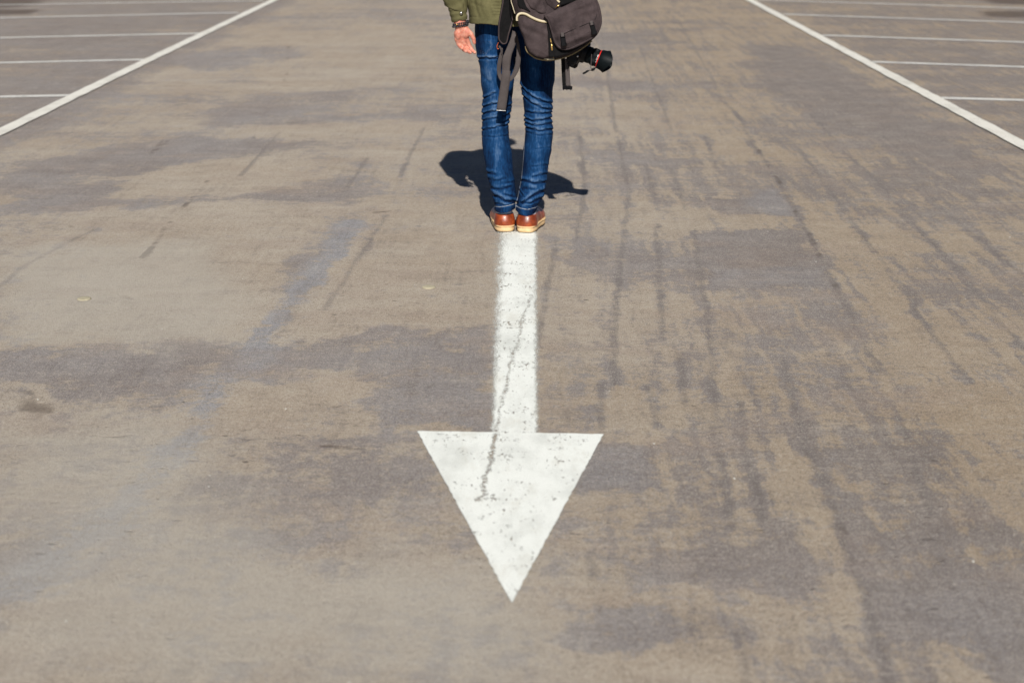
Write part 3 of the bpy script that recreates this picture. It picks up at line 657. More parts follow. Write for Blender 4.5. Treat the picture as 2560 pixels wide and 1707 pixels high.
def legtab(T):
    rows = []
    for v, a, b in T:
        z = P(0.5*(a + b), v, 6.16).z; yc = float(np.interp(z, zt, yct)); rows.append((P(0.5*(a + b), v, yc).z, P(a, v, yc).x, P(b, v, yc).x))
    rows.sort(); return np.array(rows)
TL, TR = legtab(LL), legtab(RL)
FOLDS = [  # centre line of each trough (photo sight lines), depth, width in px ; ridge sits just above it
    ([(1192,146),(1215,147),(1245,146)], 5.0, 3.2), ([(1206,246),(1222,241),(1237,233)], 4.0, 3.0), ([(1207,267),(1225,263),(1241,259)], 5.0, 3.0),
    ([(1205,284),(1225,281),(1243,277)], 5.0, 3.0), ([(1204,301),(1225,298),(1241,294)], 4.0, 2.8), ([(1260,306),(1275,298)], 4.0, 3.0), ([(1262,290),(1278,282)], 3.5, 3.0),
    ([(1205,325),(1230,321),(1272,311)], 4.0, 2.8), ([(1207,341),(1240,342),(1268,338)], 1.8, 2.5), ([(1258,270),(1280,262)], 3.0, 3.0),
    ([(1214,430),(1236,436)], 4.0, 4.0), ([(1222,448),(1240,452),(1262,446)], 2.2, 4.0), ([(1230,471),(1250,473),(1275,466)], 3.0, 4.0), ([(1226,484),(1245,492),(1262,502),(1290,506)], 6.5, 4.5), ([(1262,486),(1285,492)], 3, 3.5), ([(1240,508),(1258,513),(1284,512)], 3.0, 2.5), ([(1255,458),(1284,455)], 2.0, 3.5),
    ([(1302,214),(1318,234),(1345,250),(1380,260)], 5.5, 3.4), ([(1305,238),(1324,255),(1352,269),(1380,276)], 5.0, 3.2), ([(1335,263),(1378,263)], 1.5, 2.5),
    ([(1318,280),(1345,284),(1380,283)], 4.0, 3.0), ([(1310,296),(1334,303),(1380,296)], 5.0, 3.0), ([(1313,307),(1341,315),(1380,308)], 3.5, 2.6), ([(1314,318),(1347,328),(1381,323)], 4.5, 2.8), ([(1318,330),(1347,339),(1380,336)], 1.8, 2.5),
    ([(1340,372),(1375,368)], 1.0, 2.5), ([(1330,416),(1370,412)], 1.6, 3), ([(1333,442),(1366,434)], 3.2, 3.5), ([(1305,450),(1337,459),(1366,454)], 4.5, 4.0), ([(1360,476),(1330,490),(1307,508)], 6.5, 4.5), ([(1298,474),(1310,492)], 3.5, 3.5), ([(1357,494),(1325,508),(1305,506)], 4.5, 3.5), ([(1310,470),(1340,474)], 2.5, 4), ([(1345,512),(1318,516)], 2, 2.5),
    ([(1250,130),(1290,200)], 1.5, 6), ([(1205,190),(1225,205)], 1.2, 6)]
def fold_disp(u, v):
    """outward displacement in metres"""
    o = np.zeros(np.broadcast(u, v).shape)
    for pts, A, wd in FOLDS:
        p0, p1 = pts[0][0], pts[-1][0]
        if p1 < p0: pts = pts[::-1]; p0, p1 = p1, p0
        xs = [q[0] for q in pts]; ys = [q[1] for q in pts]
        t = v - np.interp(u, xs, ys); ext_ = ss(1 - (np.maximum(p0 - u, 0) + np.maximum(u - p1, 0))/7.0)
        o += ext_*A*0.001*(0.75*np.exp(-((t + 1.5*wd)/(1.3*wd))**2) - 1.0*np.exp(-(t/(0.62*wd))**2) + 0.35*np.exp(-((t - 1.5*wd)/(1.2*wd))**2))
    return o
HEM_L = [(1236, 526), (1250, 527.5), (1270, 524.5), (1292, 518)]; HEM_R = [(1288, 523), (1300, 530.5), (1318, 534), (1336, 530), (1346, 525)]
def make_jeans():
    h = 0.0027; X = Vox((-0.24, 6.03, 0.05), (0.19, 6.33, 1.06), h); sl_, x, y, z = X.all()
    def leg(T):
        zz = z.ravel(); xl = np.interp(zz, T[:, 0], T[:, 1])[None, None, :]; xr = np.interp(zz, T[:, 0], T[:, 2])[None, None, :]
        yc = np.interp(zz, zt, yct)[None, None, :]; b = np.interp(zz, zt, bt)[None, None, :]; a = (xr - xl)/2; xc = (xl + xr)/2
        q = np.sqrt(((x - xc)/a)**2 + ((y - yc)/b)**2) + 1e-6
        g = np.sqrt(((x - xc)/a**2)**2 + ((y - yc)/b**2)**2) + 1e-6
        return q*(q - 1)/g*0.98, yc
    dl, yc = leg(TL); dr, _ = leg(TR)
    k = np.interp(z, [0.3, 0.70, 0.86, 0.95], [0.0015, 0.004, 0.05, 0.09]).astype(np.float32)
    hh = np.maximum(k - np.abs(dl - dr), 0)/k; d = np.minimum(dl, dr) - hh*hh*k*0.25
    # buttocks
    for cx in (-0.10, 0.04):
        q = np.sqrt(((x - cx)/0.085)**2 + ((y - 6.145)/0.073)**2 + ((z - 0.92)/0.12)**2); e = (q - 1)*0.073; d = smin(d, e, 0.03)
    d0 = d.copy(); u, v = proj(x, y, z); d = d - 1.15*fold_disp(u, v + 1.6*np.sin(u*0.21 + v*0.03) + 0.9*np.sin(u*0.47 + 1.7))*np.where(y < yc + 0.01, 1.0, 0.6)
    # soft irregularity
    d -= 0.0010*np.sin(z*75 + 6*x*9 + 2*np.sin(y*40)) * np.sin(x*60 + z*20)
    d -= 0.0016*np.sin(z*31 + 14*x + 1.3)*np.sin(y*35 + z*11)
    # back pocket
    pp = [(1196, 118), (1203, 100), (1240, 102), (1236, 118), (1214, 137.5)]
    d -= 0.0022*ss(0.5 - sd2(pp, u, v)/2.5)*(y < 6.12)
    # hem thickness, cut, hollow
    hl = np.interp(u, [q[0] for q in HEM_L], [q[1] for q in HEM_L]); hr = np.interp(u, [q[0] for q in HEM_R], [q[1] for q in HEM_R]); hv = np.where(dl < dr, hl, hr)
    near = (v - hv); hemz = np.array([P(1290, q, 6.10).z for q in (500, 550)]); 
    d -= 0.0020*ss((near + 9.5)/1.2)
    zc = np.interp(hv, [500, 550], [hemz[0], hemz[1]])
    hvx = np.where(dl < dr, np.interp(x, [P(q[0], q[1], 6.1).x for q in HEM_L], [P(q[0], q[1], 6.1).z for q in HEM_L]), np.interp(x, [P(q[0], q[1], 6.1).x for q in HEM_R], [P(q[0], q[1], 6.1).z for q in HEM_R]))
    hvx = hvx + 0.012*ss((y - 6.12)/0.08)
    cut = (hvx - z)*0.9; inner = d0 + 0.014; lim = z - (hvx + 0.05)
    d = np.maximum(d, cut); d = np.maximum(d, -np.maximum(inner, lim)); d = np.maximum(d, z - 1.03)
    X.a = np.clip(d, -BIG, BIG).astype(np.float32)
    V, Q = X.vf(); V = smooth(V, Q, 1, 0.4)
    u, v = proj(V[:, 0], V[:, 1], V[:, 2]); back = V[:, 1] < 6.145
    st = np.zeros(len(V)); isl = u < np.interp(v, [300, 530], [1293, 1289.5])
    hl = np.interp(u, [q[0] for q in HEM_L], [q[1] for q in HEM_L]); hr = np.interp(u, [q[0] for q in HEM_R], [q[1] for q in HEM_R]); hv = np.where(isl, hl, hr)
    st = np.maximum(st, ss(1 - np.abs(v - hv + 10.0)/1.5))
    seam = [(1311, 360), (1308, 400), (1304.5, 440), (1302, 455), (1298, 475), (1297, 482), (1294, 495), (1290, 508), (1289, 522)]
    st = np.maximum(st, back*0.8*ss(1 - dline(seam, u, v)/1.6))
    for pl in ([(1196, 131), (1214, 137.5), (1233, 116)], [(1198, 127), (1213, 133), (1229, 114)], [(1214, 137), (1231, 112), (1222, 104)]): st = np.maximum(st, back*0.6*ss(1 - dline(pl, u, v)/1.0))
    st = np.maximum(st, back*0.65*ss(1 - np.abs(v - np.interp(u, [1192, 1245], [141, 142]))/1.3)*(u < 1246))
    # wear: pale along the middle of thighs and calves and on fold crests
    cl = np.interp(v, [0, 150, 240, 330, 420, 530], [1230, 1222, 1235, 1238, 1244, 1262]); crr = np.interp(v, [0, 200, 330, 420, 530], [1340, 1335, 1350, 1345, 1315])
    cx = np.where(isl, cl, crr); fd = 0.30 + 0.32*np.exp(-((u - cx)/16)**2)
    fd += 0.25*ss(1 - np.abs(v - 190)/60)*isl - 0.12*ss((v - 440)/60) + 0.20*ss(1 - np.hypot((u - 1245)/16, (v - 395)/45)) + 0.15*ss(1 - np.abs(v - 362)/45)
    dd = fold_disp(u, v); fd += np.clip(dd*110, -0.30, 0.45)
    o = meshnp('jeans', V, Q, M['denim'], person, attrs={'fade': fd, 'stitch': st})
    tag(o, 'slim blue jeans bunched at knees and ankles'); return o
make_jeans()

# ---- jacket
def tab(z, T, c): T = np.array(T); return np.interp(z, T[:, 0], T[:, c])
hem_z = P(1210, 62.5, 6.05).z
JT = [  # z, xc, a, yc, b
    (0.86, -0.040, 0.190, 6.160, 0.172), (0.92, -0.042, 0.190, 6.163, 0.158), (1.0, -0.052, 0.195, 6.175, 0.130), (1.12, -0.062, 0.205, 6.18, 0.125), (1.28, -0.062, 0.200, 6.185, 0.130), (1.40, -0.055, 0.180, 6.19, 0.118), (1.47, -0.05, 0.130, 6.195, 0.090), (1.52, -0.045, 0.075, 6.20, 0.072), (1.56, -0.045, 0.066, 6.205, 0.068)]
SH_L, EL_L = (-0.262, 6.19, 1.385), (-0.300, 6.150, 1.200)
WR_L = tuple(P(1150, 62, 6.095)); CU_L = tuple(P(1141, 22, 6.105))
SH_R, EL_R, WR_R = (0.120, 6.19, 1.40), (0.150, 6.25, 1.16), (0.115, 6.35, 1.27)
def make_jacket():
    h = 0.0033; X = Vox((-0.44, 5.98, 0.84), (0.26, 6.44, 1.60), h); sl_, x, y, z = X.all(); zz = z.ravel()
    g = lambda c: tab(zz, JT, c)[None, None, :]
    def ellp(o=0.0):
        a, b = g(2) - o, g(4) - o; q = (np.abs((x - g(1))/a)**2.3 + np.abs((y - g(3))/b)**2.3)**(1/2.3) + 1e-6
        return (q - 1)*np.minimum(a, b)
    d = ellp(); hz = hem_z - 0.03*(y - 6.03)/0.25*0 + 0.004*np.sin(x*30)
    u, v = proj(x, y, z)
    cam_side = (y < 6.14)
    # gathered side, hem band seam, long soft folds
    gm = ss(1 - np.abs(u - 1245)/24)*ss((v + 30)/20)*ss((45 - v)/8)
    d -= cam_side*gm*0.0034*np.sin(v*0.78 + 0.6*np.sin(u*0.2) + u*0.08)
    d += cam_side*0.0022*np.exp(-((v - 43.5 - (u - 1180)*0.02)/1.0)**2)*(z < 1.0)
    d -= 0.0035*np.sin(x*34 + 3*np.sin(z*9))*ss((z - 0.88)/0.08)*np.cos(z*13 + x*8)
    d -= 0.0034*np.sin(z*42 + x*25 + 2.5*np.sin(x*21))*ss((z - 0.98)/0.1)
    for (a_, b_, am, w_) in (([(1178, -30), (1196, 40)], 0, .0030, 4), ([(1205, -40), (1200, 20), (1212, 42)], 0, .0026, 4), ([(1232, -30), (1222, 15), (1230, 40)], 0, .0026, 4), ([(1180, 8), (1215, 22)], 0, .002, 3)):
        d += cam_side*am*np.exp(-(dline(a_, u, v)/w_)**2)*(z < 1.1)
    d = np.maximum(d, hz - z); d = np.maximum(d, z - 1.55)
    inner = ellp(0.011); d = np.maximum(d, -np.maximum(inner, z - (hem_z + 0.10)))
    X.a = np.clip(d, -BIG, BIG).astype(np.float32)
    # sleeves
    X.cap(SH_L, EL_L, 0.084, 0.080, 0.035); X.cap(EL_L, CU_L, 0.080, 0.0465, 0.006)
    X.cap(SH_R, EL_R, 0.072, 0.056, 0.035); X.cap(EL_R, WR_R, 0.056, 0.040, 0.02)
    # collar
    X.ell((-0.045, 6.205, 1.53), (0.082, 0.078, 0.035), 0.012); X.ell((-0.045, 6.21, 1.575), (0.058, 0.056, 0.05), 0, sub=True)
    # sleeve creases
    def cre(sl_, x, y, z, a):
        return a - (0.0030*np.sin(z*88 + x*70 + 2.4*np.sin(y*35 + z*20) + 2.5*np.sin(z*23)) + 0.0016*np.sin(z*150 - x*90 + 3*np.sin(y*50))) * ((x < -0.25) | (x > 0.1)) * (z > 0.93)
    s2, x, y, z = X.all(); X.a = np.clip(cre(s2, x, y, z, X.a), -BIG, BIG).astype(np.float32)
    # trim the sleeve end on a slant over the cuff
    pa, pb = P(1112, 16, 6.1), P(1172, 36, 6.1); nrm = np.array([-(pb.z - pa.z), 0, pb.x - pa.x]); nrm /= np.linalg.norm(nrm)
    s2, x, y, z = X._sl((-0.44, 5.98, 0.84), (-0.236, 6.44, 1.0)); pl = -((x - pa.x)*nrm[0] + (z - pa.z)*nrm[2]); X.a[s2] = np.maximum(X.a[s2], pl*np.ones_like(y))
    V, Q = X.vf(); V = smooth(V, Q, 2, 0.45)
    o = meshnp('jacket', V, Q, M['jacket'], person); tag(o, 'olive green cotton jacket with gathered sides'); return o
jacket = make_jacket()
tube('front_zip', [(float(tab(z, JT, 1)) + 0.004, float(tab(z, JT, 3)) + float(tab(z, JT, 4)) + 0.0005, z) for z in np.linspace(hem_z + 0.01, 1.50, 30)], 0.0045, M['steel'], jacket, 8, flat=0.5)
def make_cuff():
    h = 0.0018; a, b = P(1141, 12, 6.1), P(1150, 56, 6.095); X = Vox((-0.36, 6.02, 0.83), (-0.20, 6.19, 1.0), h)
    X.cap(a, b, 0.0375, 0.0335, 0, 0.92); s2, x, y, z = X.all(); u, v = proj(x, y, z)
    X.a = (X.a - 0.0012*np.sin(v*0.45 + u*0.12)*np.ones_like(X.a)).astype(np.float32)
    lo_ = np.interp(u, [1125, 1134, 1168, 1175], [58, 57, 49.5, 49]); X.a = np.maximum(X.a, ((v - lo_)*0.00165).astype(np.float32))
    X.sub(lambda x, y, z: Vox_cap(x, y, z, a, b, 0.031, 0.029), (-0.36, 6.02, 0.8), (-0.2, 6.2, b.z + 0.012))
    V, Q = X.vf(); V = smooth(V, Q, 2, 0.4); o = meshnp('cuff', V, Q, M['jacket'], jacket)
    p = P(1153, 33.5, 6.062); n = (P(1153, 33.5, 6.0) - P(1153, 33.5, 6.1)).normalized()
    lathe('snap_button', p + Vector((0, -0.001, 0)), (0.1, -1, 0.05), [(-0.003, 0.0062), (0.001, 0.0066), (0.0028, 0.0055), (0.0042, 0.0030), (0.0046, 0.0012)], M['steel'], jacket, 20)
def Vox_cap(x, y, z, a, b, ra, rb):
    ba = b - a; L = ba.length_squared; px, py, pz = x - a.x, y - a.y, z - a.z
    t = np.clip((px*ba.x + py*ba.y + pz*ba.z)/L, 0, 1); return np.sqrt((px - t*ba.x)**2 + (py - t*ba.y)**2 + (pz - t*ba.z)**2) - (ra + (rb - ra)*t)
make_cuff()
# wrist bracelets of dark beads
def bracelet():
    V = []; F = []
    def ball(c, r):
        o = len(V); n, m = 6, 8
        for i in range(n + 1):
            for j in range(m):
                th = math.pi*i/n; ph = 2*math.pi*j/m; V.append((c.x + r*math.sin(th)*math.cos(ph), c.y + r*math.sin(th)*math.sin(ph), c.z + r*math.cos(th)))
        for i in range(n):
            for j in range(m): F.append((o + i*m + j, o + (i + 1)*m + j, o + (i + 1)*m + (j + 1) % m, o + i*m + (j + 1) % m))
    for (c, r, tilt) in ((P(1152, 57.5, 6.095), 0.0315, 0.22), (P(1152.5, 61.5, 6.095), 0.0318, 0.18), (P(1150.5, 65.5, 6.095), 0.0322, 0.12)):
        for k in range(26):
            t = 2*math.pi*k/26; ball(c + Vector((r*math.cos(t), r*0.86*math.sin(t), r*math.cos(t)*tilt + 0.0007*random.uniform(-1, 1))), 0.0036*random.uniform(0.9, 1.1))
    o = mesh('bracelet', V, F, M['bead'], person); tag(o, 'stack of black beaded bracelets'); 
    lathe('gold_bead', P(1142, 62.5, 6.065), (0, -1, 0), [(-0.003, 0.001), (-0.002, 0.003), (0.002, 0.003), (0.003, 0.001)], M['brass'], o, 12)
bracelet()

# ---- body: one continuous skin surface
def make_body():
    h = 0.0024; X = Vox((-0.40, 6.00, 0.02), (0.28, 6.46, 1.84), h)
    c = lambda a, b, ra, rb, k=0.02: X.cap(a, b, ra, rb, k)
    # trunk and legs stay inside the clothes
    X.ell((-0.03, 6.17, 0.93), (0.145, 0.085, 0.11), 0.03); X.ell((-0.045, 6.175, 1.10), (0.135, 0.085, 0.16), 0.05); X.ell((-0.05, 6.185, 1.29), (0.155, 0.095, 0.15), 0.05)
    for T, s in ((TL, -1), (TR, 1)):
        f = lambda z: Vector(((np.interp(z, T[:, 0], T[:, 1]) + np.interp(z, T[:, 0], T[:, 2]))/2, float(np.interp(z, zt, yct)), z))
        c(f(0.88), f(0.50), 0.070, 0.045, 0.03); c(f(0.50), f(0.34), 0.044, 0.048, 0.02); c(f(0.34), f(0.10), 0.046, 0.029, 0.02)
        b = f(0.10); c(b, (b.x + s*0.003, 6.13, 0.06), 0.029, 0.027, 0.01); c((b.x, 6.14, 0.055), (b.x + s*0.03, 6.33, 0.05), 0.026, 0.017, 0.01)
    # neck, head
    c((-0.045, 6.20, 1.42), (-0.035, 6.215, 1.58), 0.060, 0.056, 0.03)
    hc = Vector((-0.02, 6.225, 1.675)); 
    X.ell(hc + Vector((0, -0.012, 0.02)), (0.076, 0.095, 0.088), 0.02); X.ell(hc + Vector((0, 0.028, -0.035)), (0.060, 0.068, 0.075), 0.03)
    X.ell(hc + Vector((0, 0.070, -0.088)), (0.024, 0.022, 0.018), 0.02)                  # chin
    c(hc + Vector((0, 0.090, 0.010)), hc + Vector((0, 0.112, -0.028)), 0.008, 0.0125, 0.010)      # nose
    for s in (-1, 1):
        X.ell(hc + Vector((s*0.031, 0.098, 0.006)), (0.016, 0.014, 0.010), 0.012, sub=True)         # eye socket
        X.ell(hc + Vector((s*0.012, 0.106, -0.030)), (0.008, 0.009, 0.006), 0.004)                  # nostril wing
        X.ell(hc + Vector((s*0.078, 0.000, -0.012)), (0.009, 0.022, 0.033), 0.006); X.ell(hc + Vector((s*0.086, 0.004, -0.010)), (0.006, 0.012, 0.020), 0.004, sub=True)
        X.cap(hc + Vector((s*0.014, 0.094, 0.026)), hc + Vector((s*0.046, 0.084, 0.026)), 0.007, 0.006, 0.008)   # brow
    X.cap(hc + Vector((-0.020, 0.091, -0.053)), hc + Vector((0.020, 0.091, -0.053)), 0.0055, 0.0055, 0.004); X.cap(hc + Vector((-0.016, 0.090, -0.064)), hc + Vector((0.016, 0.090, -0.064)), 0.006, 0.006, 0.004)
    X.sub(lambda x, y, z: np.sqrt(((x - hc.x)/8)**2 + (y - hc.y - 0.099)**2 + (z - hc.z + 0.0585)**2) - 0.0022, hc + Vector((-0.03, 0.08, -0.07)), hc + Vector((0.03, 0.11, -0.05)))
    # arms
    c(SH_L, EL_L, 0.045, 0.036, 0.03); c(EL_L, WR_L, 0.036, 0.0265, 0.02); c(SH_R, EL_R, 0.045, 0.036, 0.03); c(EL_R, WR_R, 0.036, 0.026, 0.02)
    # left hand, hanging, palm to the rear, fingers curled
    Y0 = 6.095
    w0 = P(1154, 66, Y0); 
    def fing(chain, radii, k0=0.006):
        for i in range(len(chain) - 1): X.cap(chain[i], chain[i + 1], radii[i], radii[i + 1], k0 if i == 0 else 0.0012)
    for (u, v, r) in ((1143, 84, .0125), (1150, 84, .014), (1157, 84, .014), (1165, 83, .0130)): X.cap(w0, P(u, v, Y0 - 0.002), 0.019, r, 0.008)
    roots = [(1142, 99), (1149, 101), (1157, 102), (1166, 100)]
    for (u, v), m in zip(roots, ((1143, 84), (1150, 84), (1157, 84), (1165, 83))): X.cap(P(*m, Y0 - 0.002), P(u, v, Y0 - 0.001), 0.0125, 0.0100, 0.007)
    X.ell(P(1165, 84, Y0 - 0.014), (0.013, 0.010, 0.020), 0.008); X.ell(P(1145, 86, Y0 - 0.013), (0.011, 0.009, 0.021), 0.008)
    fing([P(1142, 99, Y0), P(1146, 112, Y0 + .004), P(1151, 119, Y0 - .012), P(1155, 122, Y0 - .026)], [.0092, .0078, .0072, .0062], .004)
    fing([P(1149, 101, Y0), P(1153, 117, Y0 + .006), P(1160, 126, Y0 - .012), P(1165, 129, Y0 - .028)], [.0095, .0084, .0076, .0066], .004)
    fing([P(1158, 102, Y0), P(1164, 119, Y0 + .006), P(1170, 129, Y0 - .010), P(1176, 132, Y0 - .026)], [.0097, .0086, .0078, .0068], .004)
    fing([P(1168, 100, Y0), P(1174, 116, Y0 + .004), P(1181, 127, Y0 - .008), P(1187, 132, Y0 - .020)], [.0094, .0084, .0076, .0066], .004)
    fing([P(1166, 76, Y0 - .006), P(1178, 86, Y0 - .012), P(1184, 98, Y0 - .014), P(1186, 108, Y0 - .014)], [.0140, .0098, .0085, .0066], .010)
    # right hand closed round the shoulder strap in front of the chest
    wv = Vector(WR_R); hx = Vector((0.088, 6.375, 1.33)); X.cap(wv, hx, 0.022, 0.018, 0.01)
    for i in range(4):
        b0 = Vector((0.078, 6.384, 1.308 + i*0.0185)); X.cap(hx, b0, 0.012, 0.0095, 0.006)
        fing([b0, b0 + Vector((-0.026, 0.004, 0.002)), b0 + Vector((-0.038, -0.016, 0.002)), b0 + Vector((-0.024, -0.032, 0))], [.0095, .0086, .008, .0068], .003)
    fing([hx + Vector((-0.004, -0.01, 0.01)), Vector((0.062, 6.352, 1.358)), Vector((0.042, 6.345, 1.376)), Vector((0.028, 6.348, 1.384))], [.013, .010, .009, .007], .006)
    V, Q = X.vf(); V = smooth(V, Q, 1, 0.35)
    meshnp('body', V, Q, M['skin'], person)
    for s in (-1, 1):
        e = hc + Vector((s*0.031, 0.084, 0.006)); lathe('eye', e, (0, 1, 0), [(-0.011, 0.002), (-0.006, 0.0095), (0, 0.0115), (0.006, 0.0098), (0.0095, 0.0062), (0.0105, 0.0055), (0.0112, 0.001)], M['eye'], person, 20)
        lathe('iris', e + Vector((0, 0.0100, 0)), (0, 1, 0), [(0, 0.0052), (0.0012, 0.0048), (0.0018, 0.002)], M['hair'], person, 16)
    # hair
    X = Vox(hc - Vector((0.12, 0.14, 0.13)), hc + Vector((0.12, 0.13, 0.15)), 0.0028); X.ell(hc + Vector((0, -0.016, 0.028)), (0.085, 0.104, 0.094))
    X.sub(lambda x, y, z: np.maximum(np.maximum((hc.y + 0.055) - y + 0.35*(z - hc.z - 0.075)*0, z - (hc.z + 0.072 - 0.2*(y - hc.y))), -1), hc - Vector((0.12, 0.14, 0.14)), hc + Vector((0.12, 0.14, 0.14)))
    s2, x, y, z = X.all(); low = hc.z - 0.055 + 0.6*np.maximum(y - hc.y + 0.03, 0)
    X.a = np.maximum(X.a, low - z); X.a = (X.a - 0.0016*np.sin(x*190 + 5*np.sin(z*38 + y*20))*np.sin(y*170 + z*60 + 3*np.sin(x*45)) - 0.0012*np.sin(x*410 + y*260 + 4*np.sin(z*60))).astype(np.float32)
    V, Q = X.vf(); meshnp('hair', V, Q, M['hair'], person)
make_body()

# ---- shoes and socks
def foot_outline(L=0.285, wh=0.0495, wb=0.051, grow=0.0, side=1, n=56):
    pts = []
    for i in range(n):
        t = 2*math.pi*i/n; y = 0.5 - 0.5*math.cos(t); s = math.sin(t)
        wd = float(np.interp(y, [0, .15, .35, .68, .86, 1.0], [wh, wh, wh*0.88, wb, wb*0.88, wb*0.6]))
        sh = 0.10 if (s*side > 0) else 0.0
        e = abs(s)**(0.42 if y < 0.5 else 0.62)*(1 if s > 0 else -1)
        xx = e*(wd + (0.004*side*(1 if s*side > 0 else 0) if 0.5 < y < 0.9 else 0) + grow); yy = -grow + y*(L + 2*grow)
        pts.append((xx, yy))
    return pts
def make_shoe(hu, hv, ang, side):
    base = G(hu, hv, 0.006); rot = Matrix.Rotation(ang, 3, 'Z'); T = lambda x, y, z: Vector((base.x, base.y, 0)) + rot @ Vector((x, y, z))
    def ext2(name, rings, mat, parent):
        V = []; F = []; n = 56
        for z, grow in rings: V += [T(x, y + 0.0, z) for x, y in foot_outline(grow=grow, side=side)]
        for r in range(len(rings) - 1):
            for i in range(n): F.append((r*n + i, (r + 1)*n + i, (r + 1)*n + (i + 1) % n, r*n + (i + 1) % n))
        F.append(tuple(range(n))); F.append(tuple(range((len(rings) - 1)*n, len(rings)*n))[::-1])
        o = mesh(name, V, F, mat, parent); o.data.flip_normals(); return o
    # leather upper
    X = Vox(Vector((base.x - 0.16, base.y - 0.03, 0.015)), Vector((base.x + 0.16, base.y + 0.33, 0.16)), 0.0024)
    A = T(0, 0.047, 0.040); B = T(0, 0.060, 0.088)
    X.cap(A, B, 0.0435, 0.0375, 0.01); X.cap(T(0, 0.047, 0.045), T(0, 0.15, 0.040), 0.040, 0.040, 0.02); X.cap(T(0, 0.10, 0.062), T(0, 0.20, 0.045), 0.030, 0.026, 0.02)
    X.cap(T(0, 0.15, 0.040), T(side*0.003, 0.222, 0.030), 0.038, 0.041, 0.02); X.cap(T(side*0.003, 0.20, 0.036), T(side*0.001, 0.245, 0.030), 0.040, 0.034, 0.02)
    s2, x, y, z = X.all(); X.a = np.maximum(X.a, (0.027 - z)*np.ones_like(x + y)).astype(np.float32)
    # collar opening, heel seam
    top = 0.0785
    X.a = np.maximum(X.a, ((z - top - 0.16*np.clip((y - base.y - 0.06), 0, 0.05))*np.ones_like(x))).astype(np.float32)
    X.sub(lambda x, y, z: Vox_cap(x, y, z, T(0, 0.055, 0.066), T(0, 0.060, 0.13), 0.031, 0.033), T(-0.05, 0.0, 0.06) - Vector((0.03, 0.03, 0)), T(0.05, 0.11, 0.14))
    V, Q = X.vf(); V = smooth(V, Q, 2, 0.4)
    shoe = meshnp('shoe', V, Q, M['leather'], person)
    ext2('sole', [(0.0062, -0.004), (0.0085, -0.001), (0.012, 0.000), (0.022, 0.0005), (0.0245, -0.0022), (0.0255, -0.0022), (0.0275, 0.0018), (0.0315, 0.0018), (0.0330, -0.001), (0.0332, -0.006)], M['sole'], shoe)
    ext2('tread', [(0.0006, -0.006), (0.0012, -0.0035), (0.0060, -0.0035), (0.0064, -0.006)], M['sole_tread'], shoe)
    # collar binding
    ring = [T(0.0335*math.cos(t), 0.058 + 0.036*math.sin(t), top - 0.002 + 0.012*max(0, math.sin(t))) for t in np.linspace(0, 2*math.pi, 32, endpoint=False)]
    tube('collar_binding', ring, 0.0026, M['leather'], shoe, 6, True, up=(0, 0, 1))
    # sock
    s = lathe('sock', T(0, 0.062, 0.055), (0, 0, 1), [(0, 0.030), (0.015, 0.035), (0.035, 0.0365), (0.06, 0.0365), (0.08, 0.033)], M['sock'], person, 28)
make_shoe(1264.8, 580, R(7.5), -1)
make_shoe(1311.8, 582, R(-12), 1)

# ------------------------------------------------------------------ BAG
YB = 5.955
bag = empty('camera_backpack', tuple(P(1400, 150, YB))); tag(bag, 'dark brown canvas camera backpack slung low at the right side of the person', 'backpack')
def z2(pts): return [(1230 + x/6.532, y/6.532) for x, y in pts]
def poly(pts, Y): return [(P(u, v, Y).x, P(u, v, Y).z) for u, v in pts]
def slab(name, pts, Y, D, Rr, mat, parent, h=0.0022, bulge=0.0, wr=None, sm=2, label=None, lean=0.0):
    """rounded solid with the outline pts (sight lines at depth Y), half depth D"""
    pg = poly(pts, Y); a = np.array(pg); lo, hi = a.min(0) - 0.012, a.max(0) + 0.012
    X = Vox((lo[0], Y - D - bulge - 0.025, lo[1]), (hi[0], Y + D + 0.02, hi[1]), h); _, x, y, z = X.all()
    d2_ = sd2(pg, x[:, 0, :], z[0, :, :].reshape(1, -1))[:, None, :]
    c = a.mean(0); ins = np.clip(-d2_/(0.06 if bulge > 0.02 else 0.03), 0, 1)
    yy = y - Y + bulge*ss(ins) + (wr(x, z) if wr else 0) - lean*(z - c[1]); Dp = D
    q1, q2 = d2_ + Rr, np.abs(yy) - Dp + Rr
    d = np.sqrt(np.maximum(q1, 0)**2 + np.maximum(q2, 0)**2) + np.minimum(np.maximum(q1, q2), 0) - Rr
    X.a = np.clip(d, -BIG, BIG).astype(np.float32); V, Q = X.vf(); V = smooth(V, Q, sm, 0.45)
    o = meshnp(name, V, Q, mat, parent)
    if label: o["label"] = label
    return o
def wr_body(x, z): return 0.003*np.sin(x*40 + z*30 + 2*np.sin(z*30)) + 0.002*np.sin(z*60 - x*33 + 2*np.sin(x*50))
body_pts = z2([(300,-620),(300,-200),(330,50),(370,180),(400,330),(450,470),(515,620),(548,780),(600,870),(700,940),(860,975),(1000,975),(1200,922),(1400,822),(1590,682),(1680,600),(1745,430),(1755,330),(1735,150),(1680,0),(1600,-200),(1480,-480),(1280,-700),(1000,-760),(600,-740)])
slab('bag_body', body_pts, YB, 0.070, 0.040, M['bag'], bag, 0.0030, 0.012, wr_body)
YF = YB - 0.075      # front face of the bag
pocket_pts = z2([(400,330),(415,270),(450,235),(520,240),(620,285),(740,335),(890,360),(925,520),(935,930),(860,955),(720,930),(620,862),(560,760),(500,560),(440,440)])
slab('side_pocket', pocket_pts, YF + 0.004, 0.016, 0.012, M['bag'], bag, 0.0022, 0.006, lambda x, z: 0.0022*np.sin(z*60 + x*70 + 2*np.sin(z*50)) + 0.0010*np.sin(x*110 - z*60 + 2*np.sin(x*60)))
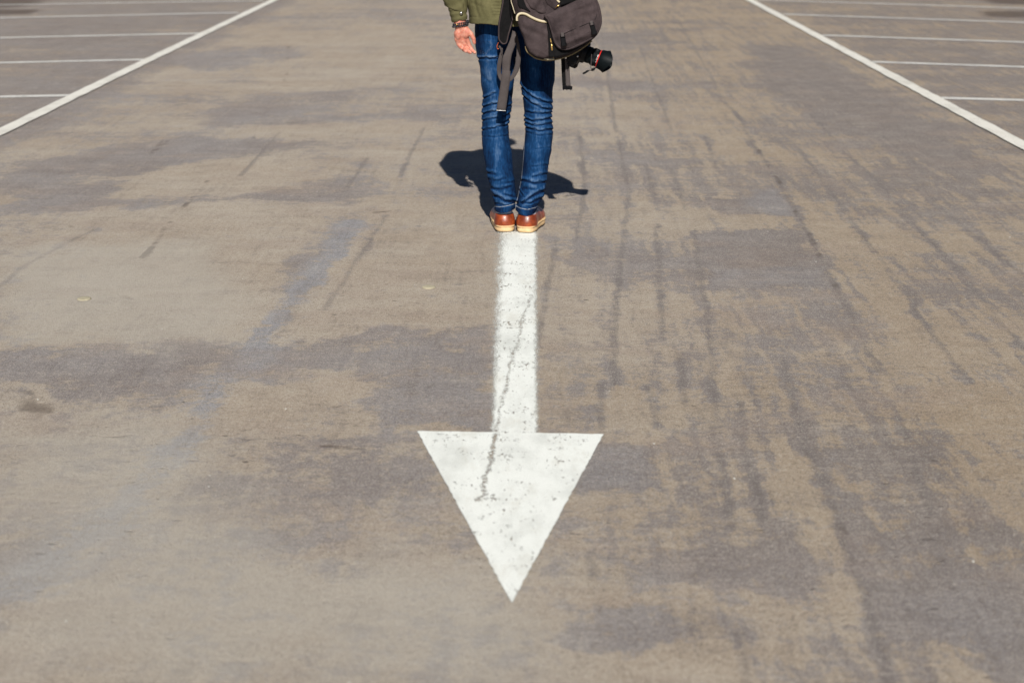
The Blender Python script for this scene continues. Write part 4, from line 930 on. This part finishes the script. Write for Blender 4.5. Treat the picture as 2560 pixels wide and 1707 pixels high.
slab('zip_and_shade_panel', z2([(885,370),(1000,420),(1080,700),(1180,790),(1280,800),(1420,740),(1580,650),(1610,665),(1400,805),(1200,900),(1020,945),(925,935),(915,560)]), YF - 0.005, 0.011, 0.006, M['bag_lining'], bag, 0.0022)  # black zip recess; its run under the flap paints in the flap's shade
slab('zip_and_shade_panel', z2([(1108,-200),(1112,105),(1430,5),(1650,-200)]), YF - 0.008, 0.012, 0.006, M['bag_lining'], bag, 0.0024)
slab('zip_and_shade_panel', z2([(400,-160),(415,60),(450,135),(540,165),(640,205),(560,110),(500,-40),(490,-160)]), YF - 0.006, 0.009, 0.005, M['bag_lining'], bag, 0.0024)
slab('upper_pocket', z2([(860,-260),(860,0),(900,80),(1000,170),(1040,165),(1108,110),(1105,-260)]), YF - 0.001, 0.012, 0.008, M['bag'], bag, 0.0024, 0.004, lambda x, z: 0.002*np.sin(x*160 + z*90))
slab('upper_pocket', z2([(560,-260),(560,40),(620,130),(740,205),(860,240),(930,215),(850,80),(850,-260)]), YF + 0.001, 0.012, 0.008, M['bag'], bag, 0.0024, 0.004, lambda x, z: 0.0025*np.sin(x*120 - z*80))
tube('zipper_trim', cr([P(u, v, YF - 0.009) for u, v in z2([(410,345),(410,285),(435,240),(490,225),(560,240),(640,285),(740,330),(830,355),(900,360)])], 6), 0.0050, M['piping'], bag, 10)
tube('zipper_teeth', cr([P(u, v, YF - 0.0135) for u, v in z2([(420,330),(425,282),(450,250),(500,240),(560,258),(640,304),(740,349),(830,372),(900,376)])], 6), 0.0016, M['rimpiping'], bag, 6)
rim = z2([(548,760),(565,830),(620,890),(720,955),(860,985),(1000,983),(1200,935),(1330,880),(1440,815),(1560,730),(1630,670)])
tube('rim_piping', cr([P(u, v, YB - 0.058) for u, v in rim], 6), 0.0032, M['rimpiping'], bag, 8)
tube('rim_piping', cr([P(u, v, YB - 0.055) for u, v in z2([(300,-300),(310,0),(335,100),(375,230)])], 6), 0.0016, M['piping'], bag, 8)
tube('bottom_clip', [P(u, v, YB - 0.063) for u, v in z2([(850,968),(900,966),(930,972),(1015,968)])], [.0015, .0042, .0040, .0038], M['piping'], bag, 8)
# flap with its bound edge, raised panel and two clips
flap_pts = z2([(862,250),(925,320),(960,430),(990,540),(1030,680),(1075,750),(1140,790),(1210,800),(1300,780),(1400,740),(1560,655),(1690,570),(1755,440),(1772,330),(1745,150),(1690,0),(1610,-110),(1440,-20),(1200,95),(1000,190)])
YFl = YF - 0.026
def flap_w(x, z): return 0.0022*np.sin(x*38 + z*47 + 1.8*np.sin(x*29 + 1)) + 0.0012*np.sin(x*63 - z*88 + 2*np.sin(z*55)) + 0.0006*np.sin(x*171 + z*120 + 2*np.sin(x*90))
flap = slab('flap', flap_pts, YFl, 0.009, 0.006, M['bag'], bag, 0.0020, 0.012, flap_w)
def fy(u, v):      # depth of the flap's outer face at a sight line
    x, z = P(u, v, YFl).x, P(u, v, YFl).z; pg = poly(flap_pts, YFl); s = float(sd2(pg, np.array([x]), np.array([z]))[0])
    return YFl - 0.012*float(ss(np.array(np.clip(-s/0.03, 0, 1)))) - 0.009 - float(flap_w(x, z))
bind = z2([(1000,190),(862,250),(880,275),(925,330),(960,430),(990,540),(1030,680),(1075,752),(1140,793),(1210,802),(1300,782),(1400,742),(1560,657),(1690,572),(1755,440),(1772,330),(1745,150),(1690,0)])
tube('edge_binding', cr([P(u, v, YFl - 0.001) for u, v in bind[1:]], 6), 0.0060, M['bag'], flap, 8, flat=1.3)
def panel_depth(u, v): return fy(u, v)
tube('seam', [P(u, v, fy(u, v) + 0.0002) for u, v in z2([(1170,560),(1250,522),(1350,478),(1450,436),(1550,395),(1610,372)])], 0.0013, M['bag_lining'], flap, 6)
tube('seam', [P(u, v, fy(u, v) + 0.0004) for u, v in z2([(1215,690),(1330,660),(1450,610),(1560,545),(1640,490)])], 0.0008, M['bag_lining'], flap, 6)
tube('seam', [P(u, v, fy(u, v) + 0.0002) for u, v in z2([(1630,380),(1680,330),(1700,280),(1712,230)])], 0.0011, M['bag_lining'], flap, 6)
def clip(c0, c1):
    (u0, v0), (u1, v1) = z2([c0, c1]); y0 = fy(u0, v0) - 0.004; y1 = fy(u1, v1) - 0.004; a, b = P(u0, v0, y0), P(u1, v1, y1); ax = (b - a).normalized(); sx = ax.cross(Vector((0, 1, 0))).normalized()
    rot = Matrix((sx, Vector((0, 1, 0)), ax)).transposed(); X = Vox(np.minimum(a, b) - 0.03, np.maximum(a, b) + 0.03, 0.0014)
    mid = (a + b)/2; L = (b - a).length/2
    X.rbox(mid + ax*L*0.1, (0.0100, 0.0055, L*0.9), rot, 0.003); X.rbox(a + ax*0.004, (0.0085, 0.0050, 0.006), rot, 0.002, 0.003); X.rbox(b - ax*0.006, (0.0118, 0.0062, 0.007), rot, 0.003, 0.002)
    V, Q = X.vf(); o = meshnp('clip', V, Q, M['black_plastic'], flap); 
    t0 = a - ax*0.008; wv = sx*0.0066
    ribbon('clip_webbing', [t0 - wv + Vector((0, 0.003, 0)), a - wv + Vector((0, -0.003, 0)), a + ax*0.008 - wv + Vector((0, -0.0062, 0))], [t0 + wv + Vector((0, 0.003, 0)), a + wv + Vector((0, -0.003, 0)), a + ax*0.008 + wv + Vector((0, -0.0062, 0))], M['webbing'], flap)
clip((1150, 570), (1175, 750)); clip((1625, 380), (1672, 565))
# brass zip pulls
def pull(pts, wd, Y, parent=bag):
    p = [P(u, v, Y) for u, v in z2(pts)]
    return tube('zip_pull', p, [x for x in wd], M['brass'], parent, 8, flat=0.5)
pull([(958,590),(955,640),(965,690),(968,720)], [.002, .0045, .0050, .003], YF - 0.014)
pull([(970,715),(975,760),(980,810),(988,830)], [.0030, .0042, .0042, .0025], YF - 0.015)
pull([(1000,830),(1002,880),(1005,945)], [.0020, .0034, .0032], YF - 0.012)
pull([(960,550),(985,560),(1005,610)], [.0015, .002, .0015], YF - 0.011)
pull([(435,-20),(465,40),(490,80)], [.0022, .0026, .0020], YF - 0.010); pull([(505,110),(520,130)], [.002, .0024], YF - 0.010)
pull([(1035,130),(1075,105),(1108,82)], [.0018, .0026, .0018], YF - 0.016)
tube('zipper_trim', cr([P(u, v, YF - 0.014) for u, v in z2([(1050,-60),(1065,0),(1080,25),(1103,42)])], 5), 0.0042, M['piping'], bag, 8)
# padded shoulder strap hanging free
pad_pts = z2([(170,-900),(165,-400),(165,0),(132,200),(98,400),(94,560),(98,655),(150,722),(200,738),(250,702),(285,560),(345,350),(350,200),(365,0),(380,-400),(390,-900)])
YS = 5.985
pad = slab('shoulder_strap', pad_pts, YS, 0.007, 0.005, M['bag_lining'], bag, 0.0022, label='padded strap with black mesh face and brown bound edge')
tube('strap_binding', cr([P(u, v, YS - 0.004) for u, v in z2([(185,-900),(182,-400),(182,0),(150,200),(116,400),(112,560),(116,645),(158,705),(200,718),(240,690),(270,560),(330,350),(336,200),(350,0),(364,-400),(374,-900)])], 6), 0.0034, M['bag'], pad, 8, flat=1.7)
tube('strap_ring', cr([P(u, v, YS - 0.002) for u, v in z2([(105,700),(92,730),(82,765),(90,800),(108,805)])], 5), 0.0015, plain('copper_wire', (0.7, 0.16, 0.05), 0.4, 0.6), pad, 6)
# webbing
def web(Lz, Rz, Y, name='webbing_strap', conv=z2, parent=bag, th=0.0024, bow=0.0):
    L = conv(Lz); Rr = conv(Rz); Ys = Y if hasattr(Y, '__len__') else [Y]*len(L)
    return ribbon(name, [P(u, v, y) for (u, v), y in zip(L, Ys)], [P(u, v, y) for (u, v), y in zip(Rr, Ys)], M['webbing'], parent, th, bow=bow)
z6 = lambda pts: [(1180 + x/7.129, 100 + y/7.129) for x, y in pts]
web([(335,500),(300,640),(215,850),(172,960),(165,1150),(163,1180)], [(410,540),(395,690),(345,830),(315,930),(295,1080),(288,1180)], [6.00, 5.995, 5.99, 5.99, 5.995, 5.995])
web([(535,545),(527,640),(490,900),(434,1255)], [(684,556),(682,700),(650,920),(600,1262)], [5.988, 5.988, 5.995, 6.003], conv=z6, th=0.005, bow=0.002)
tube('strap_end_stitch', [P(u, v, 5.9985) for u, v in z6([(434,1256),(520,1261),(600,1264)])], 0.0013, M['whitemark'], bag, 6)
web([(385,560),(398,700),(402,850),(388,1000),(350,1150),(290,1270),(230,1300)], [(412,565),(448,740),(470,900),(462,1040),(425,1180),(330,1315),(240,1345)], [6.01, 6.015, 6.018, 6.02, 6.02, 6.02, 6.02])
web([(160,780),(112,930),(82,1080),(84,1200),(120,1300),(165,1345),(230,1345)], [(178,800),(170,940),(150,1080),(148,1180),(165,1250),(195,1290),(230,1300)], [6.0, 6.008, 6.015, 6.02, 6.022, 6.022, 6.02])
web([(112,745),(140,760),(158,800),(166,860)], [(108,790),(128,800),(140,830),(150,900)], [5.99, 5.992, 5.995, 6.0])
# two straps hanging below the bag, with a slider at the end
web([(1126,900),(1130,1050),(1140,1250),(1152,1440)], [(1190,900),(1195,1050),(1200,1250),(1212,1440)], 5.975, 'black_webbing').data.materials[0] = M['bag_lining']
web([(1188,960),(1192,1080),(1200,1250),(1212,1410)], [(1262,960),(1266,1080),(1274,1250),(1284,1410)], 5.965)
def slider():
    a = P(*z2([(1232, 1435)])[0], 5.968); X = Vox(a - Vector((0.03, 0.02, 0.02)), a + Vector((0.03, 0.02, 0.02)), 0.0012); Rr = Matrix.Rotation(R(4), 3, 'Y')
    X.rbox(a, (0.0205, 0.0045, 0.0068), Rr, 0.002)
    for i, dx in enumerate((-0.016, -0.009, -0.002, 0.006, 0.013)): X.rbox(a + Vector((dx, -0.001, 0.002*(i % 2) - 0.001)), (0.0026, 0.0062, 0.0088), Rr, 0.0018, 0.001)
    V, Q = X.vf(); meshnp('slider_buckle', V, Q, M['black_plastic'], bag)
slider()
tube('zip_cord', cr([P(u, v, 5.955) for u, v in z2([(1255,930),(1252,1000),(1246,1070),(1240,1140)])], 4), [0.0018]*13, M['bag_lining'], bag, 6)
pull([(1250,960),(1250,1000),(1248,1040)], [.0012, .0016, .0012], 5.95); pull([(1292,940),(1297,975),(1298,1012)], [.0012, .0018, .0012], 5.95)
# carrying strap over the right shoulder (above the photo's edge)
up_c = [(0.07, 5.985, 1.03), (0.060, 6.02, 1.25), (0.055, 6.055, 1.40), (0.060, 6.12, 1.495), (0.058, 6.22, 1.490), (0.052, 6.315, 1.42), (0.050, 6.345, 1.33), (0.075, 6.345, 1.20), (0.125, 6.30, 1.06), (0.165, 6.16, 0.99), (0.165, 6.02, 0.98)]
hw = [0.030]*6 + [0.018, 0.016, 0.014, 0.014, 0.014]
L_ = []; R_ = []
for i, c in enumerate(up_c):
    c = Vector(c); t = Vector(up_c[min(len(up_c) - 1, i + 1)]) - Vector(up_c[max(0, i - 1)]); s = Vector((1, 0, 0)) if i < 8 else Vector((0.2, 0.2, 1)).normalized()
    L_.append(c - s*hw[i]); R_.append(c + s*hw[i])
ribbon('carrying_strap', L_, R_, M['bag'], bag, 0.008)

# ------------------------------------------------------------------ CAMERA (hanging under the bag)
ring_c = P(*z2([(1742, 962)])[0], 5.985); ax = (P(*z2([(1990, 1058)])[0], 5.975) - ring_c).normalized()
slr = empty('dslr_camera', tuple(P(*z2([(1450, 900)])[0], 5.99))); tag(slr, 'black camera with a hooded red-ringed lens hanging below the backpack', 'camera')
def cam_body():
    sx = ax.cross(Vector((0, 1, 0))).normalized(); yy = sx.cross(ax).normalized(); rot = Matrix((sx, yy, ax)).transposed()
    c = ring_c - ax*0.098; X = Vox(c - Vector((0.12, 0.10, 0.12)), c + Vector((0.12, 0.10, 0.12)), 0.0022)
    X.rbox(c, (0.052, 0.062, 0.024), rot, 0.010); X.rbox(c - sx*0.0 + yy*0.048 + ax*0.014, (0.046, 0.016, 0.030), rot, 0.012, 0.008)
    X.rbox(c - sx*0.052, (0.020, 0.026, 0.026), rot, 0.009, 0.008); X.rbox(c - sx*0.055 - yy*0.04, (0.010, 0.014, 0.014), rot, 0.005, 0.002)
    X.rbox(c + sx*0.050 - ax*0.004, (0.012, 0.045, 0.02), rot, 0.006, 0.004); X.cap(c + ax*0.02, c + ax*0.034, 0.036, 0.035, 0.004)
    V, Q = X.vf(); V = smooth(V, Q, 1, 0.4); meshnp('camera_body', V, Q, M['black_plastic'], slr)
    lathe('mode_dial', c - sx*0.062 + yy*0.04, -sx, [(0, 0.010), (0.008, 0.010), (0.0095, 0.0085)], M['black_plastic'], slr, 24)
    lathe('strap_lug', P(*z2([(1398, 922)])[0], 5.925), (0, -1, 0), [(0, 0.004), (0.003, 0.0042), (0.0045, 0.003)], M['steel'], slr, 14)
cam_body()
rr = 0.0355
lathe('lens_barrel', ring_c - ax*0.066, ax, [(0, 0.031), (0.002, 0.033), (0.014, 0.033), (0.0145, 0.0345), (0.030, 0.0345), (0.0305, 0.033), (0.036, 0.033), (0.0365, 0.0352), (0.058, 0.0355), (0.0645, 0.0362)], M['lens_black'], slr, 56)
def focus_ring():
    V = []; F = []; a = ax.cross(Vector((0, 1, 0.2))).normalized(); b = ax.cross(a); c = ring_c - ax*0.066; n = 144
    for s in (0.040, 0.056):
        for k in range(n):
            th = 2*math.pi*k/n; r = 0.0362 + (0.0009 if k % 3 else -0.0004); V.append(c + ax*s + (a*math.cos(th) + b*math.sin(th))*r)
    for k in range(n): F.append((k, (k + 1) % n, n + (k + 1) % n, n + k))
    return mesh('focus_ring', V, F, M['lens_black'], slr, smooth=False)
focus_ring()
red = lathe('red_ring', ring_c - ax*0.0018, ax, [(0, 0.0362), (0.0003, 0.0372), (0.0034, 0.0372), (0.0037, 0.0362)], M['red'], slr, 56)
# white lens lettering just behind the ring, as small raised marks
def marks():
    V = []; F = []; a = ax.cross(Vector((0, 1, 0.2))).normalized(); b = ax.cross(a); c = ring_c - ax*0.0075
    def q(th, dth, s0, s1):
        o = len(V)
        for s, t in ((s0, th), (s1, th), (s1, th + dth), (s0, th + dth)): V.append(c + ax*s + (a*math.cos(t) + b*math.sin(t))*0.0366)
        F.append((o, o + 1, o + 2, o + 3))
    # find the side towards the viewer
    best = min(np.linspace(0, 2*math.pi, 90), key=lambda t: (a*math.cos(t) + b*math.sin(t)).y)
    for i in range(13):
        t = best - 0.50 + i*0.075
        if i in (4, 9): continue
        q(t, 0.022, 0.0008, 0.0048); q(t + 0.026, 0.022, 0.0008 if i % 2 else 0.0035, 0.0018 if i % 2 else 0.0048)
    mesh('lens_lettering', V, F, M['whitemark'], slr, smooth=False)
marks()
def hood_mod(th, i):
    k = 0.5 - 0.5*math.cos(2*th + 0.9); return (0.024*(k**1.5) - 0.016) if 3 <= i <= 6 else 0
lathe('lens_hood', ring_c + ax*0.002, ax, [(0, 0.0368), (0.003, 0.0395), (0.020, 0.0425), (0.048, 0.0475), (0.0495, 0.0472), (0.0495, 0.0452), (0.048, 0.0450), (0.020, 0.038), (0.004, 0.034)], M['lens_black'], slr, 72, hood_mod, closed=False)
lathe('front_element', ring_c + ax*0.004, ax, [(-0.004, 0.034), (0.000, 0.034), (0.004, 0.028), (0.007, 0.018), (0.008, 0.004)], M['glass'], slr, 40)
# lens cap tether with its two little ends
tube('cap_tether', cr([P(u, v, 5.938) for u, v in z2([(1628,890),(1622,960),(1618,1040),(1615,1110),(1632,1150)])], 5), 0.0017, M['webbing'], slr, 6, flat=1.5)
tube('tether_clasp', cr([P(u, v, 5.936) for u, v in z2([(1718,1100),(1690,1112),(1655,1135),(1630,1155),(1600,1150),(1560,1165),(1520,1190),(1480,1208)])], 4), [.0025,.0032,.0020,.0028,.0020,.0034,.0046,.0058,.0062,.0060,.0052,.004,.0025,.0016,.0016,.0016,.0016,.0017,.002,.0035,.0042,.0046,.0045,.0042,.0044,.0044,.0042,.0035,.0018][:29], M['black_plastic'], slr, 8)
